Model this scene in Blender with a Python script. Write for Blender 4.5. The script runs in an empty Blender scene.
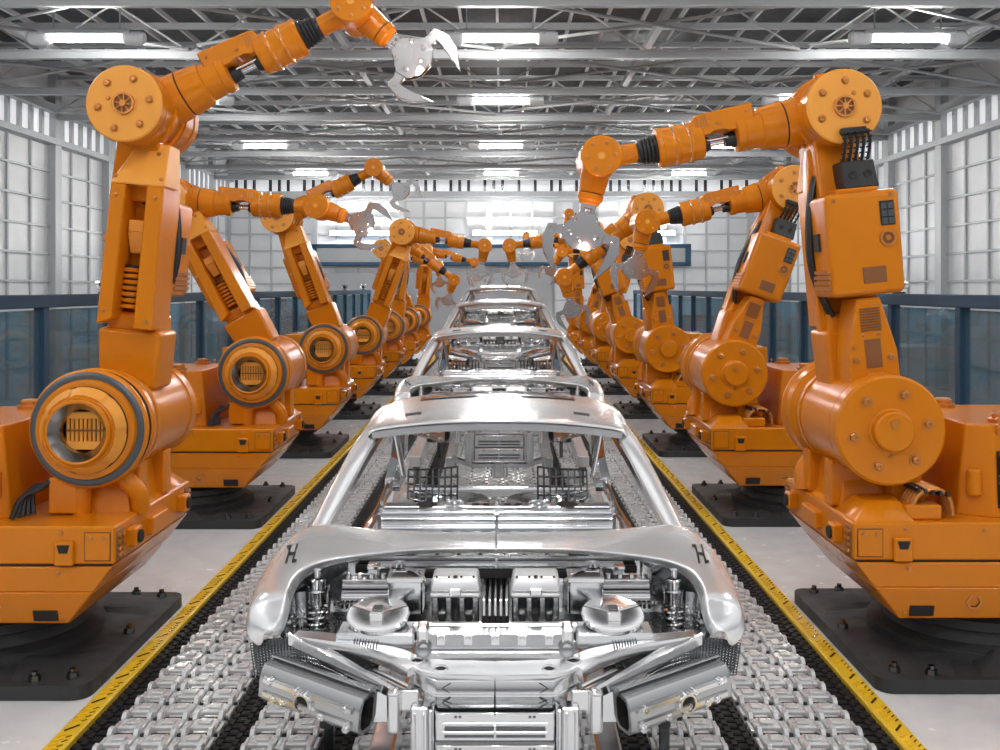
import bpy, bmesh, math, random
from math import sin, cos, pi, radians as R
from mathutils import Vector, Matrix
from mathutils.bvhtree import BVHTree
random.seed(7)
sc = bpy.context.scene
COL = sc.collection

# ------------------------------------------------------------------ camera, world, exposure
cd = bpy.data.cameras.new('camera'); cam = bpy.data.objects.new('camera', cd); COL.objects.link(cam)
cam.location = (0, 0, 2.1); cam.rotation_euler = (pi/2, 0, 0)
cd.sensor_width = 36; cd.lens = 35.06; cd.shift_x = -0.002; cd.shift_y = -0.087
cd.clip_start = .05; cd.clip_end = 200
sc.camera = cam
sc.view_settings.view_transform = 'Standard'; sc.view_settings.look = 'None'
sc.view_settings.gamma = 1; sc.view_settings.use_curve_mapping = False
sc.view_settings.exposure = 0.34
LAMP_POWER = 155.0
world = bpy.data.worlds.new('daylight'); sc.world = world; world.use_nodes = True
wt = world.node_tree; wn = wt.nodes; wl = wt.links
bg = wn['Background']
tc = wn.new('ShaderNodeTexCoord'); sep = wn.new('ShaderNodeSeparateXYZ'); wl.new(tc.outputs['Generated'], sep.inputs[0])
ramp = wn.new('ShaderNodeValToRGB'); mr = wn.new('ShaderNodeMapRange')
mr.inputs[1].default_value = -1; mr.inputs[2].default_value = 1
wl.new(sep.outputs['Z'], mr.inputs[0]); wl.new(mr.outputs[0], ramp.inputs[0]); wl.new(ramp.outputs[0], bg.inputs[0])
e = ramp.color_ramp.elements
e[0].position = .47; e[0].color = (.10, .10, .11, 1)
e[1].position = .53; e[1].color = (.42, .43, .45, 1)
for p, c in ((.62, .62), (.74, .9), (.86, 1.25), (1.0, 1.3)):
    x = e.new(p); x.color = (c, c, c*1.02, 1)
bg.inputs[1].default_value = .80

# ------------------------------------------------------------------ materials
def mat(name, col, rough=.5, metal=0., coat=0., bump=0., bscale=80., rvar=0., spec=.5, cvar=0., coat_r=.08):
    m = bpy.data.materials.new(name); m.use_nodes = True
    t = m.node_tree; b = t.nodes['Principled BSDF']
    b.inputs['Base Color'].default_value = (*col, 1); b.inputs['Roughness'].default_value = rough
    b.inputs['Metallic'].default_value = metal; b.inputs['Coat Weight'].default_value = coat
    b.inputs['Coat Roughness'].default_value = coat_r; b.inputs['Specular IOR Level'].default_value = spec
    if bump or rvar or cvar:
        tc = t.nodes.new('ShaderNodeTexCoord'); n = t.nodes.new('ShaderNodeTexNoise')
        n.inputs['Scale'].default_value = bscale; n.inputs['Detail'].default_value = 3
        t.links.new(tc.outputs['Object'], n.inputs['Vector'])
        if bump:
            bp = t.nodes.new('ShaderNodeBump'); bp.inputs['Strength'].default_value = bump; bp.inputs['Distance'].default_value = .01
            t.links.new(n.outputs[0], bp.inputs['Height']); t.links.new(bp.outputs[0], b.inputs['Normal'])
        if rvar:
            n2 = t.nodes.new('ShaderNodeTexNoise'); n2.inputs['Scale'].default_value = 9; n2.inputs['Detail'].default_value = 5
            t.links.new(tc.outputs['Object'], n2.inputs['Vector'])
            mp = t.nodes.new('ShaderNodeMapRange'); mp.inputs[1].default_value = .3; mp.inputs[2].default_value = .7
            mp.inputs[3].default_value = max(.02, rough-rvar); mp.inputs[4].default_value = rough+rvar
            t.links.new(n2.outputs[0], mp.inputs[0]); t.links.new(mp.outputs[0], b.inputs['Roughness'])
        if cvar:
            n3 = t.nodes.new('ShaderNodeTexNoise'); n3.inputs['Scale'].default_value = 5; n3.inputs['Detail'].default_value = 6
            t.links.new(tc.outputs['Object'], n3.inputs['Vector'])
            cr = t.nodes.new('ShaderNodeValToRGB'); cr.color_ramp.elements[0].position = .3; cr.color_ramp.elements[1].position = .7
            cr.color_ramp.elements[0].color = (*[c*(1-cvar) for c in col], 1); cr.color_ramp.elements[1].color = (*[min(1, c*(1+cvar)) for c in col], 1)
            t.links.new(n3.outputs[0], cr.inputs[0]); t.links.new(cr.outputs[0], b.inputs['Base Color'])
    return m

def emis(name, col, s):
    m = bpy.data.materials.new(name); m.use_nodes = True; b = m.node_tree.nodes['Principled BSDF']
    b.inputs['Base Color'].default_value = (*col, 1)
    b.inputs['Emission Color'].default_value = (*col, 1); b.inputs['Emission Strength'].default_value = s
    return m

M = dict(
    orange=mat('orange_paint', (.67, .205, .005), .22, 0, .0, cvar=.02, spec=.32),
    orange_flat=mat('orange_satin', (.86, .36, .055), .38, 0, 0, cvar=.02, spec=.3),
    copper=mat('bolt_orange', (.62, .24, .05), .3, .5),
    rubber=mat('black_rubber', (.012, .012, .014), .45),
    cast=mat('black_cast_iron', (.030, .031, .033), .55, .0, 0, .35, 260, rvar=.1),
    dark=mat('dark_recess', (.012, .010, .009), .6),
    brown=mat('grille_brown', (.24, .085, .02), .45),
    grey_ring=mat('grey_ring', (.10, .115, .125), .38, .4),
    cone=mat('brushed_ring', (.40, .385, .37), .2, 1.),
    chrome=mat('chrome', (.86, .86, .87), .10, 1., rvar=.05),
    claw=mat('claw_metal', (.66, .64, .63), .14, 1., rvar=.03),
    steel=mat('body_steel', (.90, .905, .91), .23, .68, .1, rvar=.03, cvar=.03),
    panel=mat('pressed_steel', (.74, .75, .76), .14, 1., 0, .03, 18, rvar=.03, cvar=.08),
    bright=mat('machined_steel', (.80, .80, .80), .16, 1., rvar=.03),
    white=mat('white_cover', (.86, .86, .86), .28, .55),
    dark_gloss=mat('lens_and_reflection', (.05, .055, .06), .08, .6, 1.),  # sensor lens glass, and the dark reflection laid on the car roofs
    gunmetal=mat('gunmetal', (.16, .165, .17), .22, 1.),
    link=mat('link_grey', (.66, .665, .67), .30, .3, 0, rvar=.08, cvar=.08),
    belt=mat('black_belt', (.010, .010, .011), .6, spec=.2),
    dull=mat('dull_steel', (.52, .525, .53), .26, 1.),
    yellow=mat('yellow_paint', (.88, .55, .02), .38, .1, .2, .5, 120),
    navy=mat('navy_frame', (.038, .085, .14), .6, 0, spec=.2),
    frame=mat('wall_post_grey', (.43, .445, .46), .45, .1),
    truss=mat('truss_grey', (.44, .45, .46), .42, .1), purlin=mat('purlin_grey', (.78, .79, .80), .4),
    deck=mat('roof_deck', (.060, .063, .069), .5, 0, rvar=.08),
    shutter=mat('shutter_grey', (.36, .375, .39), .45, .2),
    lamp_cap=mat('lamp_cap', (.62, .64, .66), .25, 0),
    tube=emis('lamp_tube', (1, .99, .97), LAMP_POWER),
    spark=emis('spark_light', (1, .72, .62), 60.),
)
# floor: pale glossy epoxy
fm = mat('epoxy_floor', (.74, .74, .745), .20, 0, 0, rvar=.08, cvar=.06, spec=.6); M['floor'] = fm
# wall panels: pale sheets with fine vertical corrugation
def wall_mat(name, col, axis):
    m = mat(name, col, .38, .05); t = m.node_tree; b = t.nodes['Principled BSDF']
    tc = t.nodes.new('ShaderNodeTexCoord'); w = t.nodes.new('ShaderNodeTexWave'); w.bands_direction = axis
    w.inputs['Scale'].default_value = 9.; n = t.nodes.new('ShaderNodeTexNoise'); n.inputs['Scale'].default_value = 1.3
    t.links.new(tc.outputs['Object'], w.inputs['Vector']); t.links.new(tc.outputs['Object'], n.inputs['Vector'])
    bp = t.nodes.new('ShaderNodeBump'); bp.inputs['Strength'].default_value = .25; bp.inputs['Distance'].default_value = .01
    t.links.new(w.outputs[1], bp.inputs['Height']); t.links.new(bp.outputs[0], b.inputs['Normal'])
    cr = t.nodes.new('ShaderNodeValToRGB'); cr.color_ramp.elements[0].position = .3; cr.color_ramp.elements[1].position = .7
    cr.color_ramp.elements[0].color = (*[c*.9 for c in col], 1); cr.color_ramp.elements[1].color = (*col, 1)
    t.links.new(n.outputs[0], cr.inputs[0]); t.links.new(cr.outputs[0], b.inputs['Base Color'])
    return m
M['wall_y'] = wall_mat('side_wall_sheet', (.74, .75, .765), 'Y')
M['wall_x'] = wall_mat('back_wall_sheet', (.70, .71, .725), 'X')
# daylight band: frosted glass lit from outside
cm = emis('clerestory_glass', (.95, .97, 1), .32); M['clere'] = cm
# tinted guard glass
def glass_mat():
    m = bpy.data.materials.new('tinted_guard_glass'); m.use_nodes = True; t = m.node_tree; t.nodes.clear()
    o = t.nodes.new('ShaderNodeOutputMaterial'); mx = t.nodes.new('ShaderNodeMixShader')
    tr = t.nodes.new('ShaderNodeBsdfTransparent'); tr.inputs[0].default_value = (.50, .66, .74, 1)
    df = t.nodes.new('ShaderNodeBsdfDiffuse'); df.inputs[0].default_value = (.20, .34, .42, 1)
    m0 = t.nodes.new('ShaderNodeMixShader'); m0.inputs[0].default_value = .22
    t.links.new(tr.outputs[0], m0.inputs[1]); t.links.new(df.outputs[0], m0.inputs[2])
    gl = t.nodes.new('ShaderNodeBsdfGlossy'); gl.inputs[0].default_value = (.7, .82, .9, 1); gl.inputs[1].default_value = .03
    lw = t.nodes.new('ShaderNodeLayerWeight'); lw.inputs[0].default_value = .35
    mr = t.nodes.new('ShaderNodeMapRange'); mr.inputs[3].default_value = .06; mr.inputs[4].default_value = .42
    t.links.new(lw.outputs['Fresnel'], mr.inputs[0]); t.links.new(mr.outputs[0], mx.inputs[0])
    t.links.new(m0.outputs[0], mx.inputs[1]); t.links.new(gl.outputs[0], mx.inputs[2]); t.links.new(mx.outputs[0], o.inputs[0])
    return m
M['glass'] = glass_mat()

# ------------------------------------------------------------------ mesh helpers
def basis(a):
    a = Vector(a).normalized(); u = Vector((0, 0, 1)) if abs(a.z) < .9 else Vector((1, 0, 0))
    x = u.cross(a).normalized(); y = a.cross(x).normalized()
    return a, x, y

class MB:
    def __init__(s, *mats): s.bm = bmesh.new(); s.mats = list(mats); s.mi = 0; s.soft = False
    def m(s, i): s.mi = i; return s
    def _tag(s, before):
        for f in s.bm.faces:
            if f not in before: f.material_index = s.mi
    def hexa(s, lo, hi, bev=0., T=None):
        vs = [s.bm.verts.new(Vector(p)) for p in list(lo)+list(hi)]
        n = len(lo); fs = [s.bm.faces.new(vs[:n][::-1]), s.bm.faces.new(vs[n:])]
        for i in range(n):
            j = (i+1) % n; fs.append(s.bm.faces.new((vs[i], vs[j], vs[n+j], vs[n+i])))
        if T is not None:
            for v in vs: v.co = T @ v.co
        for f in fs: f.material_index = s.mi
        if bev > 0:
            es = list({e for f in fs for e in f.edges})
            r = bmesh.ops.bevel(s.bm, geom=es, offset=bev, segments=1 if bev < .011 else 3, profile=.5, affect='EDGES', clamp_overlap=True)
            if bev >= .011: s.soft = True
            for f in r['faces']: f.material_index = s.mi
        return s
    def box(s, c, d, bev=0., T=None):
        x, y, z = c; a, b, h = d[0]/2, d[1]/2, d[2]/2
        q = lambda k: [(x-a, y-b, z+k), (x+a, y-b, z+k), (x+a, y+b, z+k), (x-a, y+b, z+k)]
        return s.hexa(q(-h), q(h), bev, T)
    def span(s, x0, x1, y0, y1, z0, z1, bev=0.):
        return s.box(((x0+x1)/2, (y0+y1)/2, (z0+z1)/2), (abs(x1-x0), abs(y1-y0), abs(z1-z0)), bev)
    def prism(s, pts, a0, a1, plane='xz', bev=0.):
        f = {'xz': lambda p, a: (p[0], a, p[1]), 'xy': lambda p, a: (p[0], p[1], a), 'yz': lambda p, a: (a, p[0], p[1])}[plane]
        area = sum(pts[i][0]*pts[(i+1) % len(pts)][1]-pts[(i+1) % len(pts)][0]*pts[i][1] for i in range(len(pts)))
        if area < 0: pts = pts[::-1]
        lo, hi = [f(p, a0) for p in pts], [f(p, a1) for p in pts]
        if plane == 'xz': lo, hi = hi, lo
        return s.hexa(lo, hi, bev)
    def lathe(s, prof, o=(0, 0, 0), ax=(0, 0, 1), seg=32, mis=None):
        a, x, y = basis(ax); o = Vector(o); rings = []
        for t, r in prof:
            if r < 1e-5: rings.append([s.bm.verts.new(o+a*t)])
            else: rings.append([s.bm.verts.new(o+a*t+(x*cos(2*pi*k/seg)+y*sin(2*pi*k/seg))*r) for k in range(seg)])
        for i in range(len(rings)-1):
            A, B = rings[i], rings[i+1]; mi = mis[i] if mis else s.mi
            for k in range(seg):
                j = (k+1) % seg
                if len(A) == 1 and len(B) == 1: continue
                if len(A) == 1: f = s.bm.faces.new((A[0], B[k], B[j]))
                elif len(B) == 1: f = s.bm.faces.new((A[k], B[0], A[j]))
                else: f = s.bm.faces.new((A[k], B[k], B[j], A[j]))
                f.material_index = mi
        return s
    def cyl(s, p0, p1, r0, r1=None, seg=20, bev=0.):
        p0, p1 = Vector(p0), Vector(p1); L = (p1-p0).length; r1 = r0 if r1 is None else r1
        if bev: pr = [(0, 0), (0, r0-bev), (bev, r0), (L-bev, r1), (L, r1-bev), (L, 0)]
        else: pr = [(0, 0), (0, r0), (L, r1), (L, 0)]
        return s.lathe(pr, p0, p1-p0, seg)
    def ring(s, c, ax, r, t, seg=32, ts=8):   # torus
        a, x, y = basis(ax); c = Vector(c); g = []
        for k in range(seg):
            d = x*cos(2*pi*k/seg)+y*sin(2*pi*k/seg)
            g.append([s.bm.verts.new(c+d*(r+t*cos(2*pi*q/ts))+a*(t*sin(2*pi*q/ts))) for q in range(ts)])
        for k in range(seg):
            A, B = g[k], g[(k+1) % seg]
            for q in range(ts):
                w = (q+1) % ts; f = s.bm.faces.new((A[q], B[q], B[w], A[w])); f.material_index = s.mi
        return s
    def tube(s, pts, r, seg=8, smooth=0):
        P = [Vector(p) for p in pts]
        for _ in range(smooth):
            Q = [P[0]]
            for i in range(len(P)-1): Q += [P[i].lerp(P[i+1], .25), P[i].lerp(P[i+1], .75)]
            P = Q+[P[-1]]
        rings = []; pn = None
        for i, p in enumerate(P):
            d = (P[min(i+1, len(P)-1)]-P[max(i-1, 0)]).normalized()
            if pn is None: _, x, y = basis(d)
            else:
                x = (pn-d*pn.dot(d)).normalized(); y = d.cross(x)
            pn = x
            rings.append([s.bm.verts.new(p+(x*cos(2*pi*k/seg)+y*sin(2*pi*k/seg))*r) for k in range(seg)])
        for i in range(len(rings)-1):
            for k in range(seg):
                j = (k+1) % seg; f = s.bm.faces.new((rings[i][k], rings[i][j], rings[i+1][j], rings[i+1][k])); f.material_index = s.mi
        for rg in (rings[0][::-1], rings[-1]):
            f = s.bm.faces.new(rg); f.material_index = s.mi
        return s
    def grid(s, rows):
        g = [[s.bm.verts.new(Vector(p)) for p in r] for r in rows]
        for i in range(len(g)-1):
            for j in range(len(g[0])-1):
                f = s.bm.faces.new((g[i][j], g[i][j+1], g[i+1][j+1], g[i+1][j])); f.material_index = s.mi
        return s
    def mesh(s, name, ang=35, recalc=True):
        if recalc: bmesh.ops.recalc_face_normals(s.bm, faces=s.bm.faces[:])
        me = bpy.data.meshes.new(name); s.bm.to_mesh(me); s.bm.free()
        for m in s.mats: me.materials.append(M[m])
        me.polygons.foreach_set('use_smooth', [True]*len(me.polygons)); me.set_sharp_from_angle(angle=R(ang))
        if s.soft:      # broad faces stay flat beside their rounded edges
            o = bpy.data.objects.new(name, me); COL.objects.link(o); d = o.modifiers.new('n', 'WEIGHTED_NORMAL'); d.keep_sharp = True; d.weight = 100
            me2 = bpy.data.meshes.new_from_object(o.evaluated_get(bpy.context.evaluated_depsgraph_get())); bpy.data.objects.remove(o)
            me2.name = name; me = me2
        return me
    def skin(s, name, thick=.02, sub=2, ang=60):   # smooth, thicken and bake a sheet
        me = s.mesh(name, 180); o = bpy.data.objects.new(name, me); COL.objects.link(o)
        if thick:
            d = o.modifiers.new('s', 'SOLIDIFY'); d.thickness = thick; d.offset = 0
        if sub:
            d = o.modifiers.new('u', 'SUBSURF'); d.levels = sub; d.render_levels = sub
        dg = bpy.context.evaluated_depsgraph_get(); dg.update()
        me2 = bpy.data.meshes.new_from_object(o.evaluated_get(dg)); bpy.data.objects.remove(o)
        me2.name = name
        me2.polygons.foreach_set('use_smooth', [True]*len(me2.polygons)); me2.set_sharp_from_angle(angle=R(ang))
        return me2

def link_obj(name, data, parent=None, T=None):
    o = bpy.data.objects.new(name, data); COL.objects.link(o)
    if parent: o.parent = parent
    if T is not None: o.matrix_local = T
    return o
def thing(name, label, cat, loc=(0, 0, 0), rot=(0, 0, 0), group=None):
    o = link_obj(name, None); o.location = loc; o.rotation_euler = rot; o['label'] = label; o['category'] = cat
    if group: o['group'] = group
    o.empty_display_size = .1
    return o
def tag(o, label, cat, group=None, kind=None):
    o['label'] = label; o['category'] = cat
    if group: o['group'] = group
    if kind: o['kind'] = kind
    return o
def struct(name, mb, parent=None, ang=35):
    o = link_obj(name, mb.mesh(name, ang), parent)
    if not parent: o['kind'] = 'structure'
    return o
I4 = Matrix.Identity(4)

# ------------------------------------------------------------------ building
AX = -.078           # the line's centre
WX = 9.2; YB = 33.0; HW = 5.05; HT = 6.75
TR = [11.9+2.71*i for i in range(8)]        # truss stations
struct('floor', MB('floor').span(AX-WX-.3, AX+WX+.3, -3, YB+.3, -.2, 0))
for s, nm in ((-1, 'left'), (1, 'right')):
    x = AX+s*WX
    w = struct('wall_'+nm, MB('wall_y').span(x, x+s*.2, 8, YB, 0, HT))
    p = MB('frame')
    y = 9.19
    ys = []
    while y < YB:
        p.span(x-s*.16, x-s*.001, y-.14, y+.14, 0, HT)
        for k in (1, 2): p.span(x-s*.04, x-s*.001, y+k*2.71/3-.03, y+k*2.71/3+.03, 0, HW)
        y += 2.71
    for k in range(9): p.span(x-s*.05, x-s*.001, 8, YB, .56*(k+1)-.022, .56*(k+1)+.022)
    p.span(x-s*.2, x-s*.001, 8, YB, HW-.02, HW+.1); p.span(x-s*.2, x-s*.001, 8, YB, HW+.62, HW+.78)
    struct('wall_frame', p, w)
    c = MB('clere').span(x-s*.03, x-s*.001, 8, YB, HW+.1, HW+.62)
    win = struct('window_%d' % (1 if s < 0 else 2), c)
    b = MB('frame'); y = 8.2
    while y < YB:
        b.span(x-s*.09, x-s*.001, y-.06, y+.06, HW+.1, HW+.62); y += .452
    struct('glazing_bars', b, win)
w = struct('wall_back', MB('wall_x').span(AX-WX-.2, AX+WX+.2, YB, YB+.2, 0, HT))
p = MB('frame')
nx = 25; dx = 2*WX/nx
for i in range(nx+1):
    x = AX-WX+i*dx; t = .10 if i % 4 == 0 else .035
    p.span(x-t, x+t, YB-(.16 if i % 4 == 0 else .07), YB-.001, 0, HW)
for k in range(9): p.span(AX-WX, AX+WX, YB-.08, YB-.001, .56*(k+1)-.025, .56*(k+1)+.025)
p.span(AX-WX, AX+WX, YB-.3, YB-.001, HW+.12, HW+.3); p.span(AX-WX, AX+WX, YB-.25, YB-.001, HW+.7, HW+.85)
struct('wall_frame', p, w)
win = struct('window_3', MB('clere').span(AX-WX, AX+WX, YB-.03, YB-.001, HW+.3, HW+.7))
b = MB('gunmetal')
xx = AX-WX
while xx < AX+WX:
    b.span(xx-.05, xx+.05, YB-.09, YB-.001, HW+.3, HW+.7); xx += random.choice((.3, .3, .55))
struct('glazing_bars', b, win)
# roller shutter and long dark framed panel on the back wall
d = MB('shutter'); d.span(-6.0, -.2+1.9, YB-.22, YB-.17, 0, 2.6)
for k in range(26): d.span(-6.0, 1.7, YB-.235, YB-.22, .1*k+.01, .1*k+.085)
struct('door_1', d)
t = thing('wall_display_frame', 'long low navy framed panel running across the grey back wall', 'wall panel', (0, YB-.3, 2.9))
fb = MB('navy')
x0, x1, z0, z1 = -6.3, 6.25, 0, .62
fb.span(x0, x1, -.07, .07, z0-.06, z0+.07, .01); fb.span(x0, x1, -.07, .07, z1-.07, z1+.06, .01)
for x in (x0, x1): fb.span(x-.09, x+.09, -.07, .07, z0-.06, z1+.06, .01)
link_obj('frame', fb.mesh('frame'), t)
link_obj('back_panel', MB('shutter').span(x0, x1, .0, .28, z0, z1).mesh('back_panel'), t)

# roof: deck, purlins, trusses, bracing
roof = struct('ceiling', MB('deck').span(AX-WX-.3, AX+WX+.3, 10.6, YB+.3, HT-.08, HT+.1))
p = MB('purlin')
for i in range(-15, 16): p.span(AX+i*.6-.022, AX+i*.6+.022, 10.6, YB, 6.49, 6.57)
struct('purlins', p, roof)
def truss(y):
    m = MB('truss'); zb, zt = 5.60, 6.42; xa, xb = AX-WX+.01, AX+WX-.01
    for z, h in ((zb, .065), (zt, .045)):
        m.span(xa, xb, y-.055, y+.055, z+h-.02, z+h); m.span(xa, xb, y-.055, y+.055, z-h, z-h+.02); m.span(xa, xb, y-.015, y+.015, z-h+.02, z+h-.02)
    n = 8; st = (xb-xa)/n
    for i in range(n):
        xm = xa+(i+.5)*st
        m.tube([(xa+i*st+.03, y, zb+.05), (xm, y, zt-.05)], .016, 6); m.tube([(xm, y, zt-.05), (xa+(i+1)*st-.03, y, zb+.05)], .016, 6)
    return m
for i, y in enumerate(TR):
    struct('trim_%d' % (i+1), truss(y))
p = MB('truss')
for i in range(len(TR)-1):
    y0, y1 = TR[i]+.1, TR[i+1]-.1; ym = (y0+y1)/2
    p.span(AX-WX, AX+WX, ym-.04, ym+.04, 6.34, 6.44)
    for k in range(4):
        xa = AX-WX+.2+k*4.55; xb = xa+4.4
        p.tube([(xa, y0, 5.66), (xb, y1, 5.66)], .026, 6); p.tube([(xa, y1, 5.72), (xb, y0, 5.72)], .026, 6)
for x in (AX-6.9, AX-2.3, AX+2.3, AX+6.9):
    p.span(x-.05, x+.05, 11.9, YB-.3, 5.76, 5.86)
struct('roof_bracing', p, roof)
# unseen roof strips and trusses, added to put dark bands in the chrome's reflections
p = MB('deck')
for i in range(5): p.span(AX-WX, AX+WX, -2.6+2.71*i, -1.0+2.71*i, HT-.08, HT+.1)
struct('reflection_strips', p, roof)
for i in range(5): struct('trim_%d' % (i+9), truss(-1.65+2.71*i))

# tube lights hung under the trusses
LY = [13.2, 17.6, 23.2, 28.7, 7.9, 2.6, -1.4]  # last three rows are unseen, added as key light
cap = [MB('lamp_cap').lathe([(0, 0), (0, .07), (.04, .10), (.25, .10), (.30, .07), (.30, 0)], (-.79 if s < 0 else .49, 0, 0), (1, 0, 0), 20).mesh('end_cap') for s in (-1, 1)]
hous = MB('frame').span(-.62, .62, -.11, .11, .03, .10, .015)
tubem = MB('tube').cyl((-.53, 0, -.02), (.53, 0, -.02), .036, seg=14)
rod = MB('frame').cyl((-.45, 0, .1), (-.45, 0, .42), .012, seg=6).cyl((.45, 0, .1), (.45, 0, .42), .012, seg=6)
LM = [('end_cap', cap[0]), ('end_cap', cap[1]), ('housing', hous.mesh('housing')), ('tube', tubem.mesh('tube')), ('hanger', rod.mesh('hanger'))]
rown = ['nearest in view', 'second row in view', 'third row in view', 'row nearest the back wall', 'added out of view over the nearest robots', 'added out of view over the camera', 'added out of view behind the camera']
for xi, (lx, side) in enumerate(((-5.63, 'above the left robots'), (-.03, 'above the car bodies'), (5.50, 'above the right robots'))):
    for yi, y in enumerate(LY):
        t = thing('ceiling_light', 'white tube ceiling light %s, %s' % (side, rown[yi]), 'ceiling light', (lx, y, 5.49), group='tube lights under the roof trusses')
        for n, me in LM: link_obj(n, me, t)
wm = MB('tube').cyl((-1.05, 0, 0), (1.05, 0, 0), .055, seg=12)
wh = MB('frame').span(-1.1, 1.1, .03, .25, -.09, .09, .01)
wm, wh = wm.mesh('tube'), wh.mesh('housing')
for x, s in ((-4.7, 'left part of the back wall'), (0.1, 'middle of the back wall'), (4.75, 'right part of the back wall')):
    t = thing('wall_light', 'thin white tube light fixed on the %s' % s, 'wall light', (x, YB-.28, 3.95), group='tube lights on the back wall')
    link_obj('tube', wm, t); link_obj('housing', wh, t)

# ------------------------------------------------------------------ guard fences
FX = 4.2; FP = [4.2+1.56*i for i in range(18)]
pm = MB('navy').span(-.05, .05, -.05, .05, 0, 1.92, .006).span(-.09, .09, -.09, .09, 0, .03).mesh('post')
gm = MB('glass').span(-.006, .006, .055, 1.505, .12, 1.90).mesh('pane')
for s, nm in ((-1, 'left'), (1, 'right')):
    t = thing('safety_fence', 'navy framed tinted glass fence behind the %s row of robots' % nm, 'fence', (s*FX+AX*0, FP[0], 0), group='glass guard fences')
    L = FP[-1]-FP[0]
    link_obj('top_rail', MB('navy').span(-.06, .06, -.05, L+.05, 1.92, 2.04, .008).mesh('top_rail'), t)
    link_obj('bottom_rail', MB('navy').span(-.05, .05, .06, L-.06, .03, .12, .006).mesh('bottom_rail'), t)
    for i, y in enumerate(FP):
        link_obj('post', pm, t, Matrix.Translation((0, y-FP[0], 0)))
        if i < len(FP)-1: link_obj('pane', gm, t, Matrix.Translation((0, y-FP[0], 0)))
bc = MB('gunmetal', 'chrome').span(-.05, .05, -.05, .05, 0, .02).cyl((0, 0, .02), (0, 0, .07), .02)
bc.m(1).cyl((-.09, 0, .10), (.09, 0, .10), .05, bev=.012)
bc = bc.mesh('sensor_body')
bl = MB('dark_gloss').cyl((0, -.075, .10), (0, -.04, .10), .035, seg=16).mesh('lens')
wd = ['nearest', 'second', 'third', 'farthest']
for s, nm, ys in ((-1, 'left', (10.3, 26.0, 29.5)), (1, 'right', (10.3, 15.5, 25.6))):
    for k, y in enumerate(ys):
        t = thing('fence_sensor', 'small dark sensor on top of the %s glass fence, %s along it' % (nm, wd[k] if k < 2 else 'farthest'), 'sensor', (s*FX, y, 2.04), group='sensors on the fences')
        link_obj('sensor_body', bc, t); link_obj('lens', bl, t)

# ------------------------------------------------------------------ conveyor
conv = thing('chain_conveyor', 'wide grey link chain conveyor with black belts running under the car bodies', 'conveyor', (AX, 0, 0))
Y0, Y1, PT = 2.0, 30.0, .17
NR = int((Y1-Y0)/PT)
def link_row(n):
    """one pitch of n links side by side; each link a plate with two raised hooks and a cross pin"""
    m = MB('link', 'gunmetal')
    for i in range(n):
        x = (i-(n-1)/2)*PT
        m.m(0).span(x-.062, x+.062, .012, .105, .012, .040, .006)
        m.span(x-.035, x+.035, .100, .158, .010, .034, .005)
        m.span(x-.030, x+.030, .035, .085, .040, .052, .004)
        for s in (-1, 1):
            m.prism([(.085, .012), (.085, .046), (.105, .066), (.135, .066), (.155, .046), (.155, .012)], x+s*.060-.010, x+s*.060+.010, 'yz')
            m.span(x+s*.076-.008, x+s*.076+.008, -.01, .10, .006, .030)
        m.m(1).span(x-.085, x+.085, .12, .132, .020, .034)
    return m.mesh('link_row')
def rep(me, n, step):
    """repeat a row mesh n times along y into one mesh"""
    o = bpy.data.objects.new('row', me); COL.objects.link(o); d = o.modifiers.new('a', 'ARRAY'); d.count = n
    d.use_relative_offset = False; d.use_constant_offset = True; d.constant_offset_displace = (0, step, 0)
    me2 = bpy.data.meshes.new_from_object(o.evaluated_get(bpy.context.evaluated_depsgraph_get())); bpy.data.objects.remove(o)
    me2.name = me.name; return me2
for n, xs in ((7, (0,)), (2, (-.925, .925)), (3, (-1.495, 1.495))):
    me = rep(link_row(n), NR, PT)
    for x in xs: link_obj('link_chain', me, conv, Matrix.Translation((x, Y0, .004)))
link_obj('bed', MB('link').span(-1.87, 1.87, Y0, Y1, .001, .008).mesh('bed'), conv)
def belt_row(w):
    m = MB('belt'); m.span(-w/2, w/2, 0, .045, .008, .034, .006); m.span(-w/2+.01, w/2-.01, .045, .062, .008, .018)
    k = max(1, int(w/.06))
    for i in range(k):
        x = -w/2+(i+.5)*w/k; m.span(x-.012, x+.012, .008, .058, .034, .044)
    return m.mesh('belt_row')
for w, xs in ((.155, (-.672, .672)), (.14, (-1.165, 1.165)), (.115, (-1.81, 1.81))):
    me = rep(belt_row(w), int((Y1-Y0)/.068), .068)
    for x in xs: link_obj('ribbed_belt', me, conv, Matrix.Translation((x, Y0, .0)))
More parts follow.
